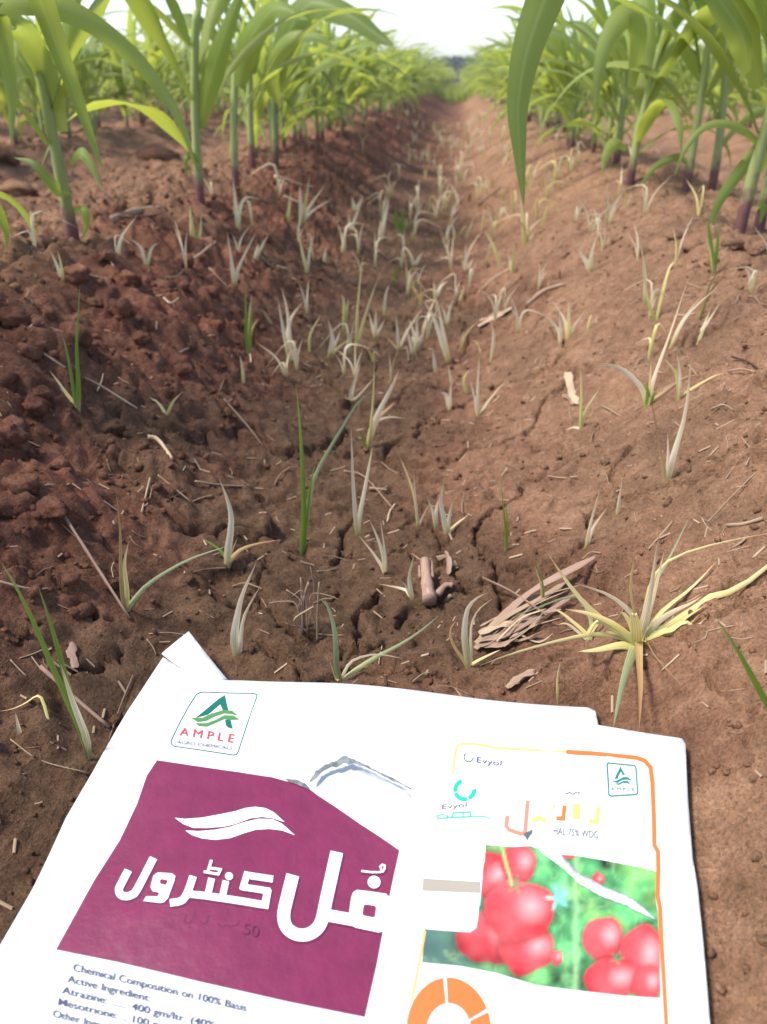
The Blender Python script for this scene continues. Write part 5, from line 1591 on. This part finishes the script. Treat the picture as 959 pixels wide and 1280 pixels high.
# emblem top right
K.root = K.stroke('emblem_outline', y6((640, 74), (790, 88), (798, 98), (808, 245), (800, 254), (655, 266), (644, 260), (634, 82)), 1.8, M_TEALD, 0.0007, True)
K.sheet('emblem_letter', y6((710, 94), (736, 142), (722, 146), (712, 122), (692, 166), (675, 168)), M_TEALD, 0.0007, 0, 6)
K.sheet('emblem_wave', y6((658, 182), (690, 176), (725, 156), (752, 156), (778, 176), (748, 170), (722, 172), (692, 190)), M_TEALD, 0.0007, 0, 6)
K.sheet('emblem_wave', y6((672, 196), (702, 192), (728, 178), (752, 178), (768, 198), (744, 190), (722, 190), (700, 202)), M_TEALD, 0.0007, 0, 6)
K.text('emblem_name', 'A M P L E', y6((655, 236))[0], y6((790, 236))[0], 4.4, M_TEALD, 0.0012)
# maker's mark, small and large
K.root = root
def ring(c, r1, r0, a0, a1, mat, ry=1.0, name='ring_segment'):
    A_ = np.linspace(R(a0), R(a1), 14)
    K.sheet(name, [(c[0] + r1 * math.cos(t), c[1] - r1 * ry * math.sin(t)) for t in A_] + [(c[0] + r0 * math.cos(t), c[1] - r0 * ry * math.sin(t)) for t in A_[::-1]], mat, 0.0007, 0, 8)
ring((585.8, 945), 6.6, 5.2, 130, 355, M_GREY)
K.text('maker_name', 'Evyol', y5((348, 205))[0], y5((553, 242))[0], 6.8, M_INK, 0.0012, .15, 0.0)
ring((580.8, 986), 14.5, 9.3, 108, 190, M_TEAL); ring((580.8, 986), 14.5, 9.3, 198, 285, M_TEAL); ring((580.8, 986), 14.5, 9.3, 295, 362, M_TEAL); ring((580.8, 986), 14.0, 9.6, 25, 95, M_CREAM)
K.text('maker_name', 'Evyol', y5((70, 578))[0], y5((275, 562))[0], 6.0, M_GREY, 0.0012, .1)
K.stroke('maker_bar', y5((42, 650), (36, 630), (95, 616)), 1.3, M_TEAL, 0.0007); K.stroke('maker_bar', y5((40, 650), (160, 647), (168, 608), (308, 604), (306, 642), (162, 645)), 1.6, M_TEAL, 0.0008); K.stroke('maker_bar', y5((306, 640), (425, 645), (464, 662)), 1.2, M_TEAL, 0.0009)
K.stroke('maker_bar', y5((248, 606), (248, 642)), 1.3, M_TEAL, 0.0010); K.stroke('maker_bar', y5((120, 622), (122, 648)), 1.6, M_TEAL, 0.0010)
# orange ring cut by the lower edge of the picture
ring((561, 1290), 53, 28, 98, 200, M_ORANGE, 1.30); ring((561, 1290), 53, 28, 26, 93, M_ORANGE, 1.30); ring((561, 1290), 53, 28, -20, 22, M_ORANGE, 1.30)

# ------------------------------------------------------------------ thin haze over the field
def haze_box():
    bm = bmesh.new(); bmesh.ops.create_cube(bm, size=1.0)
    for v in bm.verts:
        v.co = Vector((v.co.x * 600, 100 + v.co.y * 620, (v.co.z + .5) * 8.0 - 1.2))
    me = bpy.data.meshes.new('haze'); bm.to_mesh(me); bm.free()
    m = bpy.data.materials.new('haze_air'); m.use_nodes = True
    nt = m.node_tree; nt.nodes.clear()
    o = nt.nodes.new('ShaderNodeOutputMaterial'); v = nt.nodes.new('ShaderNodeVolumePrincipled')
    v.inputs['Color'].default_value = (.93, .93, .91, 1); v.inputs['Density'].default_value = 0.0032; v.inputs['Anisotropy'].default_value = .2
    nt.links.new(v.outputs[0], o.inputs['Volume'])
    ob = new_obj('haze', me, None, m)
    tag(ob, 'thin pale haze hanging over the field', 'haze', kind='stuff')
HAZE = True
if HAZE: haze_box()
